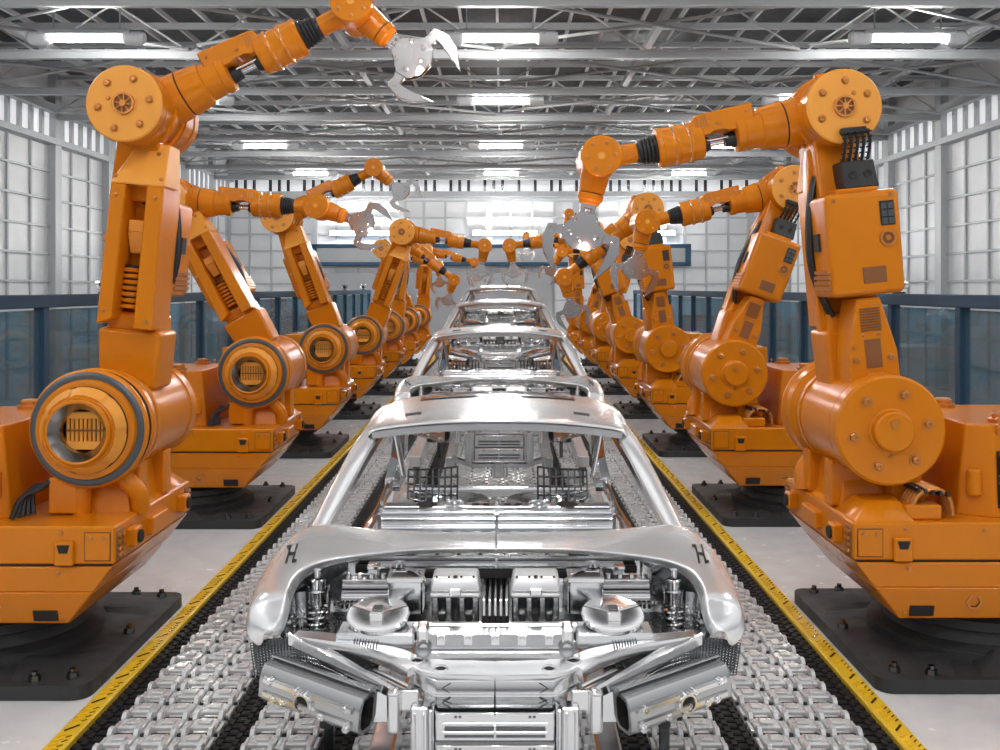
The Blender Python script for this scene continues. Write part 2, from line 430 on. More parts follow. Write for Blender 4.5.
# yellow kerbs with dark slanted wear marks and studs
for s, nm in ((-1, 'left'), (1, 'right')):
    t = thing('yellow_kerb', 'yellow tread-plate edging with dark slanted marks along the %s side of the conveyor' % nm, 'edging', (AX+s*1.92, 0, 0), group='yellow conveyor edgings')
    link_obj('rail', MB('yellow').span(-.05, .05, Y0, Y1, .0, .055, .008).span(s*.05, s*.056, Y0, Y1, 0, .04).mesh('rail'), t)
    k = MB('gunmetal', 'yellow'); y = 3.6
    while y < 29:
        k.m(0)
        k.hexa([(-.026, y, .055), (-.020, y-.01, .055), (.026, y+.05, .055), (.020, y+.06, .055)], [(-.026, y, .0585), (-.020, y-.01, .0585), (.026, y+.05, .0585), (.020, y+.06, .0585)])
        k.m(1)
        for q in range(4):
            yy = y+.10+q*.045
            k.hexa([(-.03, yy, .055), (-.022, yy-.008, .055), (.012, yy+.02, .055), (.004, yy+.028, .055)], [(-.03, yy, .061), (-.022, yy-.008, .061), (.012, yy+.02, .061), (.004, yy+.028, .061)])
            k.m(0).hexa([(.012, yy-.004, .055), (.016, yy-.008, .055), (.034, yy+.012, .055), (.03, yy+.016, .055)], [(.012, yy-.004, .058), (.016, yy-.008, .058), (.034, yy+.012, .058), (.03, yy+.016, .058)]); k.m(1)
        y += .30
    link_obj('tread_marks', k.mesh('tread_marks'), t)
# ------------------------------------------------------------------ robots
# every part is modelled in the frame of its link: 0 base, 1 lower arm (origin shoulder), 2 upper arm (origin elbow), 3 tool (origin wrist)
CAT = []      # (name, mesh, link, parent index, local matrix)
def P(name, mb, lk, parent=None, T=None, ang=35):
    me = mb.mesh(name, ang) if isinstance(mb, MB) else mb
    CAT.append((name, me, lk, parent, T)); return len(CAT)-1
def bolt_mesh(r, h, m='copper'):
    b = MB(m); b.lathe([(0, 0), (0, r*1.35), (h*.25, r*1.35), (h*.3, r)], seg=14)
    b.lathe([(h*.25, r), (h*.85, r), (h, r*.8), (h, r*.35), (h*.7, r*.3), (h*.7, 0)], seg=6); return b.mesh('bolt', 30)
B1, B2, B3 = bolt_mesh(.024, .022), bolt_mesh(.017, .016), bolt_mesh(.010, .008)
def face(p, n):    # matrix putting local z along n at p
    a, x, y = basis(n); m = Matrix((x, y, a)).transposed().to_4x4(); m.translation = Vector(p); return m
SH = Vector((.67, 0, 1.33)); LA = 1.80; LU = 1.375

# --- base
m = MB('cast')
def rr(x0, x1, y0, y1, r, n=5):
    o = []
    for cx, cy, a in ((x1-r, y1-r, 0), (x0+r, y1-r, 90), (x0+r, y0+r, 180), (x1-r, y0+r, 270)):
        o += [(cx+r*cos(R(a+90*k/n)), cy+r*sin(R(a+90*k/n))) for k in range(n+1)]
    return o
m.prism(rr(-.86, .82, -.77, .77, .09), .002, .075, 'xy'); 
for s in (-1, 1):
    m.hexa([(.30, s*.40, .075), (.74, s*.30, .075), (.74, s*.68, .075), (.40, s*.70, .075)], [(.34, s*.42, .10), (.60, s*.40, .092), (.62, s*.62, .092), (.44, s*.64, .10)])
    m.hexa([(-.30, s*.50, .075), (.22, s*.50, .075), (.28, s*.74, .075), (-.36, s*.74, .075)], [(-.16, s*.52, .15), (.10, s*.52, .15), (.12, s*.56, .13), (-.18, s*.56, .13)], .006)
i = P('floor_plate', m, 0)
for x, y in ((.70, .66), (.52, .70), (.70, -.66), (.52, -.70), (.74, 0), (-.7, .66), (-.7, -.66)):
    P('anchor_bolt', MB('gunmetal').cyl((x, y, .07), (x, y, .105), .034, .028, seg=6).cyl((x, y, .105), (x, y, .125), .016, seg=12), 0, i)
P('pedestal', MB('cast').lathe([(.07, .56), (.12, .56), (.14, .47), (.20, .45), (.22, .50), (.27, .50), (.30, .42), (.34, .42)], seg=40), 0)
m = MB('orange')
m.hexa([(-.72, -.55, .317), (.63, -.55, .317), (.63, .55, .317), (-.72, .55, .317)], [(-.86, -.60, .50), (.78, -.60, .50), (.78, .60, .50), (-.86, .60, .50)], .008)
m.hexa([(-.86, -.60, .50), (.78, -.60, .50), (.78, .60, .50), (-.86, .60, .50)], [(-.95, -.61, .636), (.885, -.61, .636), (.885, .61, .636), (-.95, .61, .636)], .006)
i = P('lower_hull', m, 0)
P('seam', MB('dark').span(-.93, .87, -.598, .598, .634, .652), 0, i)
for s in (-1, 1):
    g = MB('dark'); g.hexa([(.45, s*.553, .335), (.58, s*.553, .335), (.58, s*.568, .395), (.45, s*.568, .395)], [(.45, s*.562, .335), (.58, s*.562, .335), (.58, s*.577, .395), (.45, s*.577, .395)])
    P('hatch', g, 0, i)
    g = MB('copper', 'dark'); g.lathe([(0, .045), (.014, .045), (.014, .032), (-.01, .03), (-.01, 0)], (.24, s*.572, .42), (0, s, -.2), 6, mis=[0, 0, 1, 1])
    P('drain_port', g, 0, i)
    P('bolt', B3, 0, i, face((.60, s*.607, .60), (0, s, 0))); P('bolt', B3, 0, i, face((.605, s*.560, .355), (0, s, -.2)))
m = MB('orange'); m.span(-.95, .90, -.615, .615, .650, .85, .010)
for s in (1,):
    m.hexa([(.50, s*.28, .846), (.885, s*.28, .846), (.885, s*.600, .846), (.56, s*.600, .846)], [(.58, s*.34, .955), (.80, s*.34, .945), (.80, s*.52, .935), (.62, s*.52, .945)], .006)
m.hexa([(.60, -.22, .846), (.885, -.22, .846), (.885, .22, .846), (.60, .22, .846)], [(.63, -.20, .90), (.86, -.20, .88), (.86, .20, .88), (.63, .20, .90)], .006)
i = P('upper_hull', m, 0)
for s in (-1, 1):
    P('bolt', B3, 0, i, face((.62, s*.615, .815), (0, s, 0))); P('bolt', B3, 0, i, face((.20, s*.615, .81), (0, s, 0)))
    j = P('access_panel', MB('orange', 'dark').span(.745, .875, s*.612, s*.622, .672, .815, .003).m(1).span(.741, .879, s*.610, s*.6165, .668, .819), 0, i)
    g = MB('orange', 'dark'); g.span(.59, .69, s*.61, s*.640, .648, .775, .006)
    g.m(1).hexa([(.618, s*.638, .715), (.662, s*.638, .715), (.674, s*.638, .758), (.606, s*.638, .758)], [(.618, s*.6425, .715), (.662, s*.6425, .715), (.674, s*.6425, .758), (.606, s*.6425, .758)])
    P('latch', g, 0, i)
    for x in (.775, .845): P('bolt', B3, 0, i, face((x, s*.622, .79), (0, s, 0)))
    g = MB('orange', 'dark', 'brown'); g.span(.895, .955, s*.36, s*.46, .70, .80, .008); g.m(1).lathe([(0, .036), (.012, .036), (.012, 0)], (.955, s*.41, .75), (1, 0, 0), 16)
    P('port', g, 0, i)
    g = MB('copper', 'brown'); g.m(1).span(.895, .906, s*.50, s*.60, .66, .82, .003); g.m(0)
    for a in range(2):
        for b in range(4): g.cyl((.904, s*(.53+a*.04), .69+b*.034), (.918, s*(.53+a*.04), .69+b*.034), .012, seg=8)
    P('stud_plate', g, 0, i)
P('side_box', MB('orange').span(.89, .94, -.16, .10, .69, .79, .008), 0, i)
# rear housing with vents
m = MB('orange')
m.hexa([(-.62, -.50, .846), (.10, -.50, .846), (.26, -.42, .846), (.26, .42, .846), (.10, .50, .846), (-.62, .50, .846)],
       [(-.60, -.47, 1.35), (.09, -.47, 1.35), (.20, -.39, 1.35), (.20, .39, 1.35), (.09, .47, 1.35), (-.60, .47, 1.35)], .012)
i = P('rear_housing', m, 0)
for s in (-1, 1):
    g = MB('orange_flat', 'dark'); g.m(1).hexa([(-.24, s*.49, .90), (.07, s*.49, .90), (.07, s*.49, 1.21), (-.24, s*.49, 1.21)], [(-.24, s*.4985, .90), (.07, s*.4985, .90), (.07, s*.4825, 1.21), (-.24, s*.4825, 1.21)]); g.m(0)
    for a in range(9):
        for zz in (.90, 1.06):
            x = .045-a*.040; g.tube([(x, s*(.497-(zz-.9)*.05), zz+.012), (x, s*(.513-(zz-.9)*.05), zz+.03), (x, s*(.508-(zz-.9)*.05), zz+.12), (x, s*(.490-(zz-.9)*.05), zz+.138)], .013, 6)
    P('vent', g, 0, i)
    P('handle_tube', MB('orange').cyl((.185, s*.465, .96), (.18, s*.455, 1.11), .040, seg=18, bev=.012), 0, i)
    P('stud_strip', MB('copper').cyl((.06, s*.475, 1.31), (.06, s*.495, 1.31), .012, seg=8).cyl((.06, s*.473, 1.345), (.06, s*.493, 1.345), .012, seg=8).cyl((.06, s*.471, 1.38), (.06, s*.491, 1.38), .012, seg=8), 0, i)
for s in (-1, 1): P('filler_cap', MB('copper').lathe([(0, .075), (.02, .075), (.025, .055), (.045, .055), (.055, .045), (.055, 0)], (-.02, s*.36, 1.35), seg=8), 0, i)
# cradle, pipes and hoses below the drum
m = MB('orange'); m.hexa([(.48, -.30, .84), (.86, -.30, .84), (.86, .30, .84), (.48, .30, .84)], [(.52, -.24, 1.09), (.82, -.24, 1.09), (.82, .24, 1.09), (.52, .24, 1.09)], .012)
for s in (-1, 1): m.span(.72, .90, s*.20-.06, s*.20+.06, .86, 1.12, .012); m.span(.44, .60, s*.33-.05, s*.33+.05, .86, 1.06, .012)
i = P('cradle', m, 0)
for x in (.56, .78): P('bolt', B2, 0, i, face((x, .292, .90), (0, 1, .2)))
P('pipe', MB('orange').tube([(.90, -.24, .85), (.90, -.27, .96), (.85, -.30, 1.02), (.78, -.28, 1.10)], .052, 14, 2), 0)
P('pipe', MB('orange').tube([(.60, -.32, .85), (.60, -.33, .96), (.62, -.30, 1.10)], .052, 14, 2), 0)
P('pipe', MB('orange').tube([(.36, .20, .9), (.42, .20, 1.04), (.50, .18, 1.14)], .045, 14, 2), 0)
g = MB('rubber')
for k in range(5): g.tube([(.30+.015*k, -.50+.03*k, .86), (.33, -.46+.03*k, .98+.01*k), (.42, -.40+.02*k, 1.00), (.50, -.30, 1.12)], .014, 6, 2)
P('cable_bundle', g, 0)
g = MB('copper', 'rubber')
for k in range(6): g.tube([(.56, .36+.035*k, .87), (.53, .36+.035*k, .99), (.42, .36+.035*k, 1.02), (.34, .37+.03*k, .97), (.33, .38+.03*k, .87)], .013, 8, 2)
g.m(1)
for t in range(5): g.span(.36+.04*t, .375+.04*t, .345, .56, .975+.006*t, 1.0+.006*t)
P('hose_arch', g, 0)
g = MB('orange'); g.span(.40, .60, .42, .56, .85, .93, .01)
P('hose_block', g, 0)

# --- shoulder drum: plain bolted disc on side A (+y), open ringed motor on side B (-y)
o = SH
m = MB('orange', 'dark', 'grey_ring')
pr = [(.545, 0), (.545, .285), (.530, .300), (.440, .300), (.440, .294), (.434, .294), (.434, .300), (.425, .292), (-.10, .292), (-.10, .300), (-.13, .304), (-.15, .300), (-.155, .288), (-.20, .286), (-.215, .298), (-.24, .318), (-.30, .325), (-.315, .315), (-.32, .300), (-.335, .300), (-.36, .315), (-.375, .325), (-.395, .325), (-.412, .312), (-.42, .296), (-.42, .276), (-.415, .274)]
mi = [0, 0, 0, 0, 1, 0, 0, 0, 0, 0, 0, 0, 1, 0, 0, 0, 0, 1, 2, 0, 0, 0, 0, 2, 2, 1]
m.lathe(pr, o, (0, 1, 0), 64, mi)
i = P('shoulder_drum', m, 0, None, None, 25)
P('hub', MB('orange').lathe([(.54, .122), (.552, .122), (.556, .112), (.596, .108), (.606, .098), (.606, 0)], o, (0, 1, 0), 40), 0, i)
P('pointer', MB('copper').prism([(.655, 1.40), (.70, 1.385), (.685, 1.345), (.665, 1.345)], .604, .612), 0, i)
for k in range(6):
    a = R(50+60*k); P('bolt', B1, 0, i, face(o+Vector((.205*cos(a), .544, .205*sin(a))), (0, 1, 0)))
P('bolt', B3, 0, i, face(o+Vector((0, .544, -.14)), (0, 1, 0)))
m = MB('orange', 'orange_flat', 'dark')
m.lathe([(.410, .276), (.445, .268), (.450, .250), (.450, .238), (.460, .232), (.515, .192), (.522, .183), (.522, .165)], o, (0, -1, 0), 64, [0, 0, 0, 2, 1, 0, 0])
for k in range(7):
    a0, a1 = R(k*360/7+4), R((k+1)*360/7-4)
    q = 6; rows = []
    for t, r in ((.464, .236), (.520, .197), (.510, .189)):
        rows.append([o+Vector((r*cos(a0+(a1-a0)*n/q), -t, r*sin(a0+(a1-a0)*n/q))) for n in range(q+1)])
    m.m(1).grid(rows)
i = P('motor_face', m, 0, None, None, 25)
P('inner_ring', MB('cone', 'orange').lathe([(.50, .178), (.540, .176), (.550, .168), (.547, .157), (.49, .118), (.43, .114)], o, (0, -1, 0), 56, [1, 1, 1, 0, 0]), 0, i, None, 25)
g = MB('orange_flat', 'brown', 'dark'); g.m(2).lathe([(.40, .12), (.42, .12), (.42, 0)], o, (0, -1, 0), 24).m(0)
for k in range(9): x = (k-4)*.0235; g.m(0).tube([o+Vector((x, -.434, -.065)), o+Vector((x, -.434, .065))], .0095, 8)
g.m(1).span(.67-.10, .67+.10, -.447, -.43, 1.323, 1.333); g.m(0).span(.67-.10, .67+.10, -.452, -.42, 1.225, 1.268, .003).span(.67-.10, .67+.10, -.452, -.42, 1.392, 1.43, .003)
P('grille', g, 0, i)

# --- lower arm
m = MB('orange')
m.hexa([(-.16, -.22, .20), (.18, -.22, .20), (.18, .06, .20), (-.16, .06, .20)], [(-.185, -.24, .54), (.185, -.24, .54), (.185, .06, .54), (-.185, .06, .54)], .03)
m.hexa([(-.15, -.20, .50), (.16, -.20, .50), (.16, .04, .50), (-.15, .04, .50)], [(-.15, -.20, .64), (.15, -.20, .64), (.15, .04, .64), (-.15, .04, .64)], .03)
OB = Matrix.Translation((.0, .12, 0))
P('arm_socket', m, 1, None, OB)
m = MB('orange')   # channel beam on side B: two rails, back plate, triangular cap
m.hexa([(-.160, -.32, .56), (-.070, -.32, .60), (-.070, -.06, .60), (-.160, -.06, .56)], [(-.150, -.32, 1.37), (-.065, -.32, 1.37), (-.065, -.06, 1.37), (-.150, -.06, 1.37)], .008)
m.hexa([(.05, -.32, .55), (.155, -.32, .55), (.155, -.06, .55), (.05, -.06, .55)], [(.055, -.32, 1.37), (.150, -.32, 1.37), (.150, -.06, 1.37), (.055, -.06, 1.37)], .008)
m.span(-.15, .15, -.12, -.02, .60, 1.40)
P('channel_beam', m, 1, None, OB)
i = P('beam_cap', MB('orange_flat').hexa([(-.154, -.325, 1.368), (.154, -.325, 1.368), (.154, -.04, 1.368), (-.154, -.04, 1.368)], [(-.055, -.22, 1.62), (.13, -.22, 1.62), (.13, -.04, 1.62), (-.055, -.04, 1.62)], .008), 1, None, OB)
for x, z in ((-.13, 1.41), (.13, 1.41), (.08, 1.56)): P('bolt', B3, 1, i, face((x, -.325+(z-1.368)*.42, z), (0, -1, .4)))
for x, z in ((-.115, 1.30), (-.125, .64), (.11, 1.30), (.12, .60)): P('bolt', B3, 1, i, face((x, -.320, z), (0, -1, 0)))
g = MB('orange_flat', 'dark'); g.hexa([(-.05, -.20, .98), (.02, -.20, .98), (.03, -.10, .98), (-.06, -.10, .98)], [(-.06, -.24, 1.10), (.03, -.24, 1.10), (.03, -.10, 1.10), (-.06, -.10, 1.10)], .005).span(-.06, .04, -.24, -.10, 1.10, 1.17, .006)
P('channel_fitting', g, 1, None, OB)
g = MB('orange_flat', 'dark').lathe([(.11, .045), (.13, .045), (.13, .035), (.12, .035), (.12, 0)], (-.01, 0, 1.30), (0, -1, 0), 18).m(1).span(-.02, -.012, -.133, -.12, 1.28, 1.32).span(-.004, .004, -.133, -.12, 1.28, 1.32)
P('round_cover', g, 1, None, OB)
g = MB('orange', 'dark')
for k in range(7): g.m(0).cyl((-.02, -.17, .66+.035*k), (-.02, -.17, .684+.035*k), .075, .075, 16, .006); g.m(1).cyl((-.02, -.17, .68+.035*k), (-.02, -.17, .70+.035*k), .062, seg=16)
P('bellows', g, 1, None, OB)
P('side_pin', MB('copper').cyl((-.17, -.2, 1.05), (-.21, -.2, 1.05), .02, seg=10, bev=.004), 1, None, OB)
# side A bracket above the drum
m = MB('orange'); m.prism([(-.14, .18), (.145, .18), (.135, .42), (.065, .72), (-.065, .72), (-.135, .42)], .16, .40, 'xz', .008)
i = P('arm_bracket', m, 1)
P('slot', MB('brown', 'copper').span(-.045, .045, .395, .403, .33, .49).m(1).span(-.048, .048, .40, .418, .22, .30, .01).span(-.015, .015, .40, .43, .24, .27, .004), 1, i)
g = MB('brown')
for k in range(9): g.span(-.055, .055, .398, .408, .535+k*.015, .544+k*.015)
P('rib_grille', g, 1, i)
for x, z in ((-.095, .38), (.098, .38), (-.10, .24), (.10, .24)): P('bolt', B2, 1, i, face((x, .40, z), (0, 1, 0)))
for x, z in ((-.04, .515), (.045, .515), (.10, .45)): P('bolt', B3, 1, i, face((x, .40, z), (0, 1, 0)))
# control box on side A
m = MB('orange'); m.hexa([(-.205, .10, .735), (.205, .10, .735), (.205, .44, .735), (-.205, .44, .735)], [(-.215, .10, 1.31), (.195, .10, 1.31), (.195, .44, 1.31), (-.215, .44, 1.31)], .035)
i = P('control_box', m, 1)
g = MB('dark', 'gunmetal'); g.span(-.175, -.095, .438, .446, 1.11, 1.245, .002).m(1)
for a in range(2):
    for b in range(3): g.span(-.170+a*.037, -.138+a*.037, .444, .449, 1.116+b*.042, 1.15+b*.042)
P('vent_panel', g, 1, i)
P('dial', MB('copper', 'brown').lathe([(0, .045), (.012, .045), (.012, .033), (.004, .033), (.004, .015), (.014, .015), (.014, 0)], (-.125, .44, 1.04), (0, 1, 0), 24, [0, 0, 0, 1, 0, 0]), 1, i)
P('name_plate', MB('brown').span(-.10, .03, .438, .445, .80, .89, .002), 1, i)
for x, z in ((.15, 1.27), (-.165, 1.28)): P('bolt', B3, 1, i, face((x, .44, z), (0, 1, 0)))
g = MB('copper', 'dark')
for k in range(4): g.span(.203, .213, .16, .42, .78+k*.03, .80+k*.03)
g.m(1).span(.198, .212, .22, .30, 1.0, 1.10)
P('side_vent', g, 1, i)
P('box_lid', MB('orange').span(-.12, .12, .14, .38, 1.305, 1.335, .008), 1)
# forward cover rail, hoses, neck
m = MB('orange'); pts = [(.145, .52), (.175, .52), (.195, .95), (.190, 1.25), (.150, 1.60), (.10, 1.64), (.115, 1.56), (.160, 1.22), (.165, .95)]
m.prism(pts, -.0, .10, 'xz', .005)
P('cover_rail', m, 1)
P('rail_bracket', MB('orange').span(.10, .165, .0, .08, .62, .70, .008), 1)
P('rail_bracket', MB('orange').span(.10, .165, .0, .08, 1.18, 1.26, .008), 1)
g = MB('rubber')
for k in range(4): g.tube([(.10, .05+.03*k, 1.52), (.17, .10+.02*k, 1.36), (.215, .11+.02*k, 1.1), (.215, .11+.02*k, .9), (.17, .11+.02*k, .74), (.12, .10+.02*k, .62)], .013, 8, 2)
P('arm_hoses', g, 1)
m = MB('orange'); m.hexa([(-.14, -.08, 1.28), (.15, -.08, 1.28), (.15, .22, 1.28), (-.14, .22, 1.28)], [(-.10, -.13, 1.66), (.14, -.13, 1.66), (.14, .17, 1.66), (-.10, .17, 1.66)], .015)
P('arm_neck', m, 1)
g = MB('rubber', 'gunmetal', 'dark'); g.hexa([(-.14, .20, 1.335), (.05, .20, 1.335), (.05, .36, 1.335), (-.14, .36, 1.335)], [(-.13, .20, 1.49), (.06, .20, 1.49), (.06, .34, 1.49), (-.13, .34, 1.49)], .006)
for x in (-.085, .0): g.m(2).lathe([(0, .024), (.012, .024), (.012, .014), (.004, 0)], (x, .345, 1.41), (0, 1, 0), 14)
g.m(0).span(-.09, .05, .16, .26, 1.30, 1.345, .004)
i = P('connector_block', g, 1)
g = MB('rubber')
for k in range(5):
    x = -.11+k*.035
    pts = [Vector((x, .29, 1.485)), Vector((x-.004, .345, 1.56)), Vector((x, .37, 1.62)), Vector((x+.01, .345, 1.66))]
    g.tube(pts, .009, 8, 2)
    for q in range(6):
        f = q/5; z = 1.50+.14*f; g.cyl((x, .30+.065*min(1, f*1.3), z), (x, .30+.067*min(1, f*1.3), z+.009), .0145, seg=10)
P('ribbed_hose', g, 1, i)
P('hose_clip', MB('rubber').span(-.10, .04, .315, .365, 1.635, 1.675, .006).span(-.12, .045, .33, .35, 1.65, 1.66), 1, i)

# --- elbow drum (on link 2)
m = MB('orange_flat', 'orange', 'dark')
def half(s): return [(s*.33, 0), (s*.33, .205), (s*.322, .213), (s*.25, .213), (s*.25, .208), (s*.243, .208), (s*.243, .213)]
pr = half(1)+[(.235, .209), (.12, .209), (.12, .222), (.07, .222), (.07, .206), (-.07, .206), (-.07, .222), (-.12, .222), (-.12, .209), (-.235, .209)]+half(-1)[::-1]
m.lathe(pr, (0, 0, 0), (0, 1, 0), 56, [0, 0, 1, 1, 2, 1, 1, 1, 1, 1, 1, 1, 1, 1, 1, 1, 1, 1, 2, 1, 1, 0, 0][:len(pr)-1])
i = P('elbow_drum', m, 2, None, None, 25)
for s in (-1, 1):
    g = MB('copper', 'brown'); g.lathe([(.328, .062), (.345, .062), (.345, .050), (.334, .050)], (0, 0, 0), (0, s, 0), 28).m(1).lathe([(.330, .05), (.334, .05), (.334, 0)], (0, 0, 0), (0, s, 0), 20).m(0)
    for k in range(8):
        a = R(45*k+10); d = Vector((cos(a), 0, sin(a)))
        g.tube([d*.012+Vector((0, s*.340, 0)), d*.053+Vector((0, s*.340, 0))], .005, 5)
    g.lathe([(.33, .02), (.350, .018), (.350, 0)], (0, 0, 0), (0, s, 0), 12)
    P('fan_hub', g, 2, i)
    for k in range(6):
        a = R(42+60*k); P('bolt', B2, 2, i, face((.145*cos(a), s*.330, .145*sin(a)), (0, s, 0)))
    P('bolt', B3, 2, i, face((-.065, s*.330, .065), (0, s, 0)))
P('cable_ring', MB('orange').ring((0, .02, 0), (0, 1, 0), .222, .010, 40).span(-.03, .03, .0, .05, .22, .25, .006).span(-.02, .02, -.10, -.06, .22, .245, .006), 2, i)
# --- upper arm
m = MB('orange', 'dark'); m.lathe([(.10, .150), (.255, .142), (.26, .136), (.268, .136), (.272, .142), (.40, .124), (.405, .112), (.50, .106), (.505, .114), (.55, .112), (.555, .09), (.555, 0)], (0, 0, 0), (1, 0, 0), 40, [0, 0, 1, 0, 0, 0, 0, 0, 0, 0, 0])
P('arm_cone', m, 2, None, None, 25)
g = MB('rubber').lathe([(.54, .045), (.57, .05), (.59, .042), (.62, .040), (.62, 0)], (0, 0, -.030), (1, 0, 0), 20); P('rod_seal', g, 2)
g = MB('rubber').lathe([(.71, 0), (.71, .040), (.74, .050), (.78, .05)], (0, 0, -.030), (1, 0, 0), 20); P('rod_seal', g, 2)
P('piston_rod', MB('chrome').cyl((.60, 0, -.03), (.76, 0, -.03), .021, seg=18).cyl((.60, .035, -.012), (.76, .035, -.012), .008, seg=8).cyl((.60, -.035, -.012), (.76, -.035, -.012), .008, seg=8), 2)
m = MB('orange', 'orange_flat')
m.prism([(.44, .045), (.44, .155), (.775, .140), (.80, .12), (.80, .01), (.72, .01), (.69, .040), (.63, .040), (.60, .015), (.54, .02)], -.092, .092, 'xz', .008)
i = P('strut_box', m, 2)
g = MB('copper')
for s in (-1, 1):
    for k in range(4): g.span(.712+k*.016, .720+k*.016, s*.0905, s*.096, .06, .125)
P('side_vent', g, 2, i)
for s in (-1, 1): P('bolt', B3, 2, i, face((.48, s*.092, .11), (0, s, 0))); P('bolt', B3, 2, i, face((.66, s*.092, .07), (0, s, 0)))
m = MB('orange', 'chrome', 'dark')
m.lathe([(t-.03, r*1.07) for t, r in [(.78, 0), (.78, .098), (.79, .105), (.845, .107), (.85, .114), (.86, .117), (.87, .114), (.875, .107), (.93, .107), (.935, .114), (.945, .117), (.955, .114), (.96, .107), (1.02, .107), (1.025, .110), (1.05, .108), (1.055, .09), (1.055, 0)]], (0, 0, 0), (1, 0, 0), 44, [0, 0, 0, 1, 0, 0, 1, 0, 1, 0, 0, 1, 0, 0, 0, 0, 0])
P('banded_cylinder', m, 2, None, None, 25)
g = MB('rubber')
pr = [(1.045, .085)]
for k in range(5): pr += [(1.055+k*.022, .088-k*.004), (1.068+k*.022, .088-k*.004), (1.070+k*.022, .080-k*.004)]
pr += [(1.17, .06), (1.17, 0)]
g.lathe([(t-.025, r) for t, r in pr], (0, 0, 0), (1, 0, 0), 32); P('bellows_seal', g, 2, None, None, 25)
P('wrist_neck', MB('orange').lathe([(1.12, .050), (1.15, .058), (1.25, .062), (1.29, .078), (1.36, .085)], (0, 0, 0), (1, 0, 0), 28), 2)
# --- wrist drum and tool neck (link 3)
m = MB('orange', 'dark'); m.lathe([(.185, 0), (.185, .114), (.178, .120), (.13, .120), (.13, .116), (.125, .116), (.125, .120), (.10, .116), (-.10, .116), (-.125, .120), (-.178, .120), (-.185, .114), (-.185, 0)], (0, 0, 0), (0, 1, 0), 44, [0, 0, 0, 1, 1, 0, 0, 0, 0, 0, 0, 0])
i = P('wrist_drum', m, 3, None, None, 25)
for s in (-1, 1):
    for k in range(6): a = R(60*k+12); P('bolt', B3, 3, i, face((.082*cos(a), s*.185, .082*sin(a)), (0, s, 0)))
    P('wrist_hub', MB('orange_flat').lathe([(.184, .022), (.19, .022), (.19, 0)], (0, 0, 0), (0, s, 0), 16), 3, i)
m = MB('orange', 'dark'); m.lathe([(.06, .088), (.12, .086), (.20, .076), (.205, .070), (.21, .070), (.212, .078), (.245, .074), (.255, .064), (.27, .060), (.275, .045), (.275, 0)], (0, 0, 0), (1, 0, 0), 28, [0, 0, 0, 1, 0, 0, 0, 0, 0, 0])
P('tool_neck', m, 3, None, None, 25)
# gripper
g = MB('claw', 'dark')
for s in (-1, 1): g.m(0).span(.265, .345, -.022, .022, s*.030-.014, s*.030+.014, .004)
g.span(.27, .30, -.03, .03, -.045, .045, .004).cyl((.325, -.035, 0), (.325, .035, 0), .014, seg=12)
g.cyl((.30, -.03, .035), (.30, .03, .035), .010, seg=10).cyl((.30, -.03, -.035), (.30, .03, -.035), .010, seg=10)
P('tool_fork', g, 3)
hexp = [(.322, -.048), (.322, .048), (.355, .070), (.425, .128), (.500, .118), (.548, .050), (.548, -.050), (.500, -.118), (.425, -.128), (.355, -.070)]
g = MB('claw', 'dark'); g.prism(hexp, .024, .040, 'xz', .003).prism(hexp, -.040, -.024, 'xz', .003).m(1).prism([(.34, -.07), (.34, .07), (.49, .06), (.49, -.06)], -.024, .024)
i = P('palm_plate', g, 3)
for s in (-1, 1):
    for x, z in ((.375, .07), (.375, -.07), (.46, .08), (.46, -.08), (.49, .02)): P('bolt', MB('claw', 'gunmetal').lathe([(0, .0), (0, .016), (.003, .016), (.008, .010), (.008, 0)], (x, s*.040, z), (0, s, 0), 14, [0, 1, 0, 0]), 3, i)
for s in (-1, 1):
    g = MB('claw')
    g.prism([(.395, s*.075), (.44, s*.055), (.480, s*.10), (.485, s*.185), (.462, s*.215), (.436, s*.195), (.425, s*.13)], -.022, .022, 'xz', .005)
    g.cyl((.462, -.034, s*.188), (.462, .034, s*.188), .015, seg=14, bev=.003)
    g.cyl((.43, -.046, s*.09), (.43, .046, s*.09), .014, seg=12)
    i = P('finger', g, 3)
    b = MB('claw', 'gunmetal')
    o2 = [(.448, s*.225), (.425, s*.175), (.56, s*.135), (.735, s*.135)]      # flared hook plate narrowing to a point
    b.prism([(.430, s*.215), (.425, s*.165), (.520, s*.170), (.710, s*.120), (.600, s*.205), (.520, s*.236)], .018, .030, 'xz', .002)
    b.prism([(.430, s*.215), (.425, s*.165), (.520, s*.170), (.710, s*.120), (.600, s*.205), (.520, s*.236)], -.030, -.018, 'xz', .002)
    b.hexa([(.430, -.028, s*.212), (.430, .028, s*.212), (.520, .028, s*.234), (.520, -.028, s*.234)], [(.445, -.028, s*.200), (.445, .028, s*.200), (.520, .028, s*.222), (.520, -.028, s*.222)])
    b.hexa([(.520, -.028, s*.234), (.520, .028, s*.234), (.610, .028, s*.206), (.610, -.028, s*.206)], [(.520, -.028, s*.222), (.520, .028, s*.222), (.605, .028, s*.194), (.605, -.028, s*.194)])
    b.hexa([(.610, -.028, s*.206), (.610, .028, s*.206), (.708, .010, s*.124), (.708, -.010, s*.124)], [(.602, -.028, s*.194), (.602, .028, s*.194), (.698, .010, s*.122), (.698, -.010, s*.122)])
    P('claw_blade', b, 3, i)

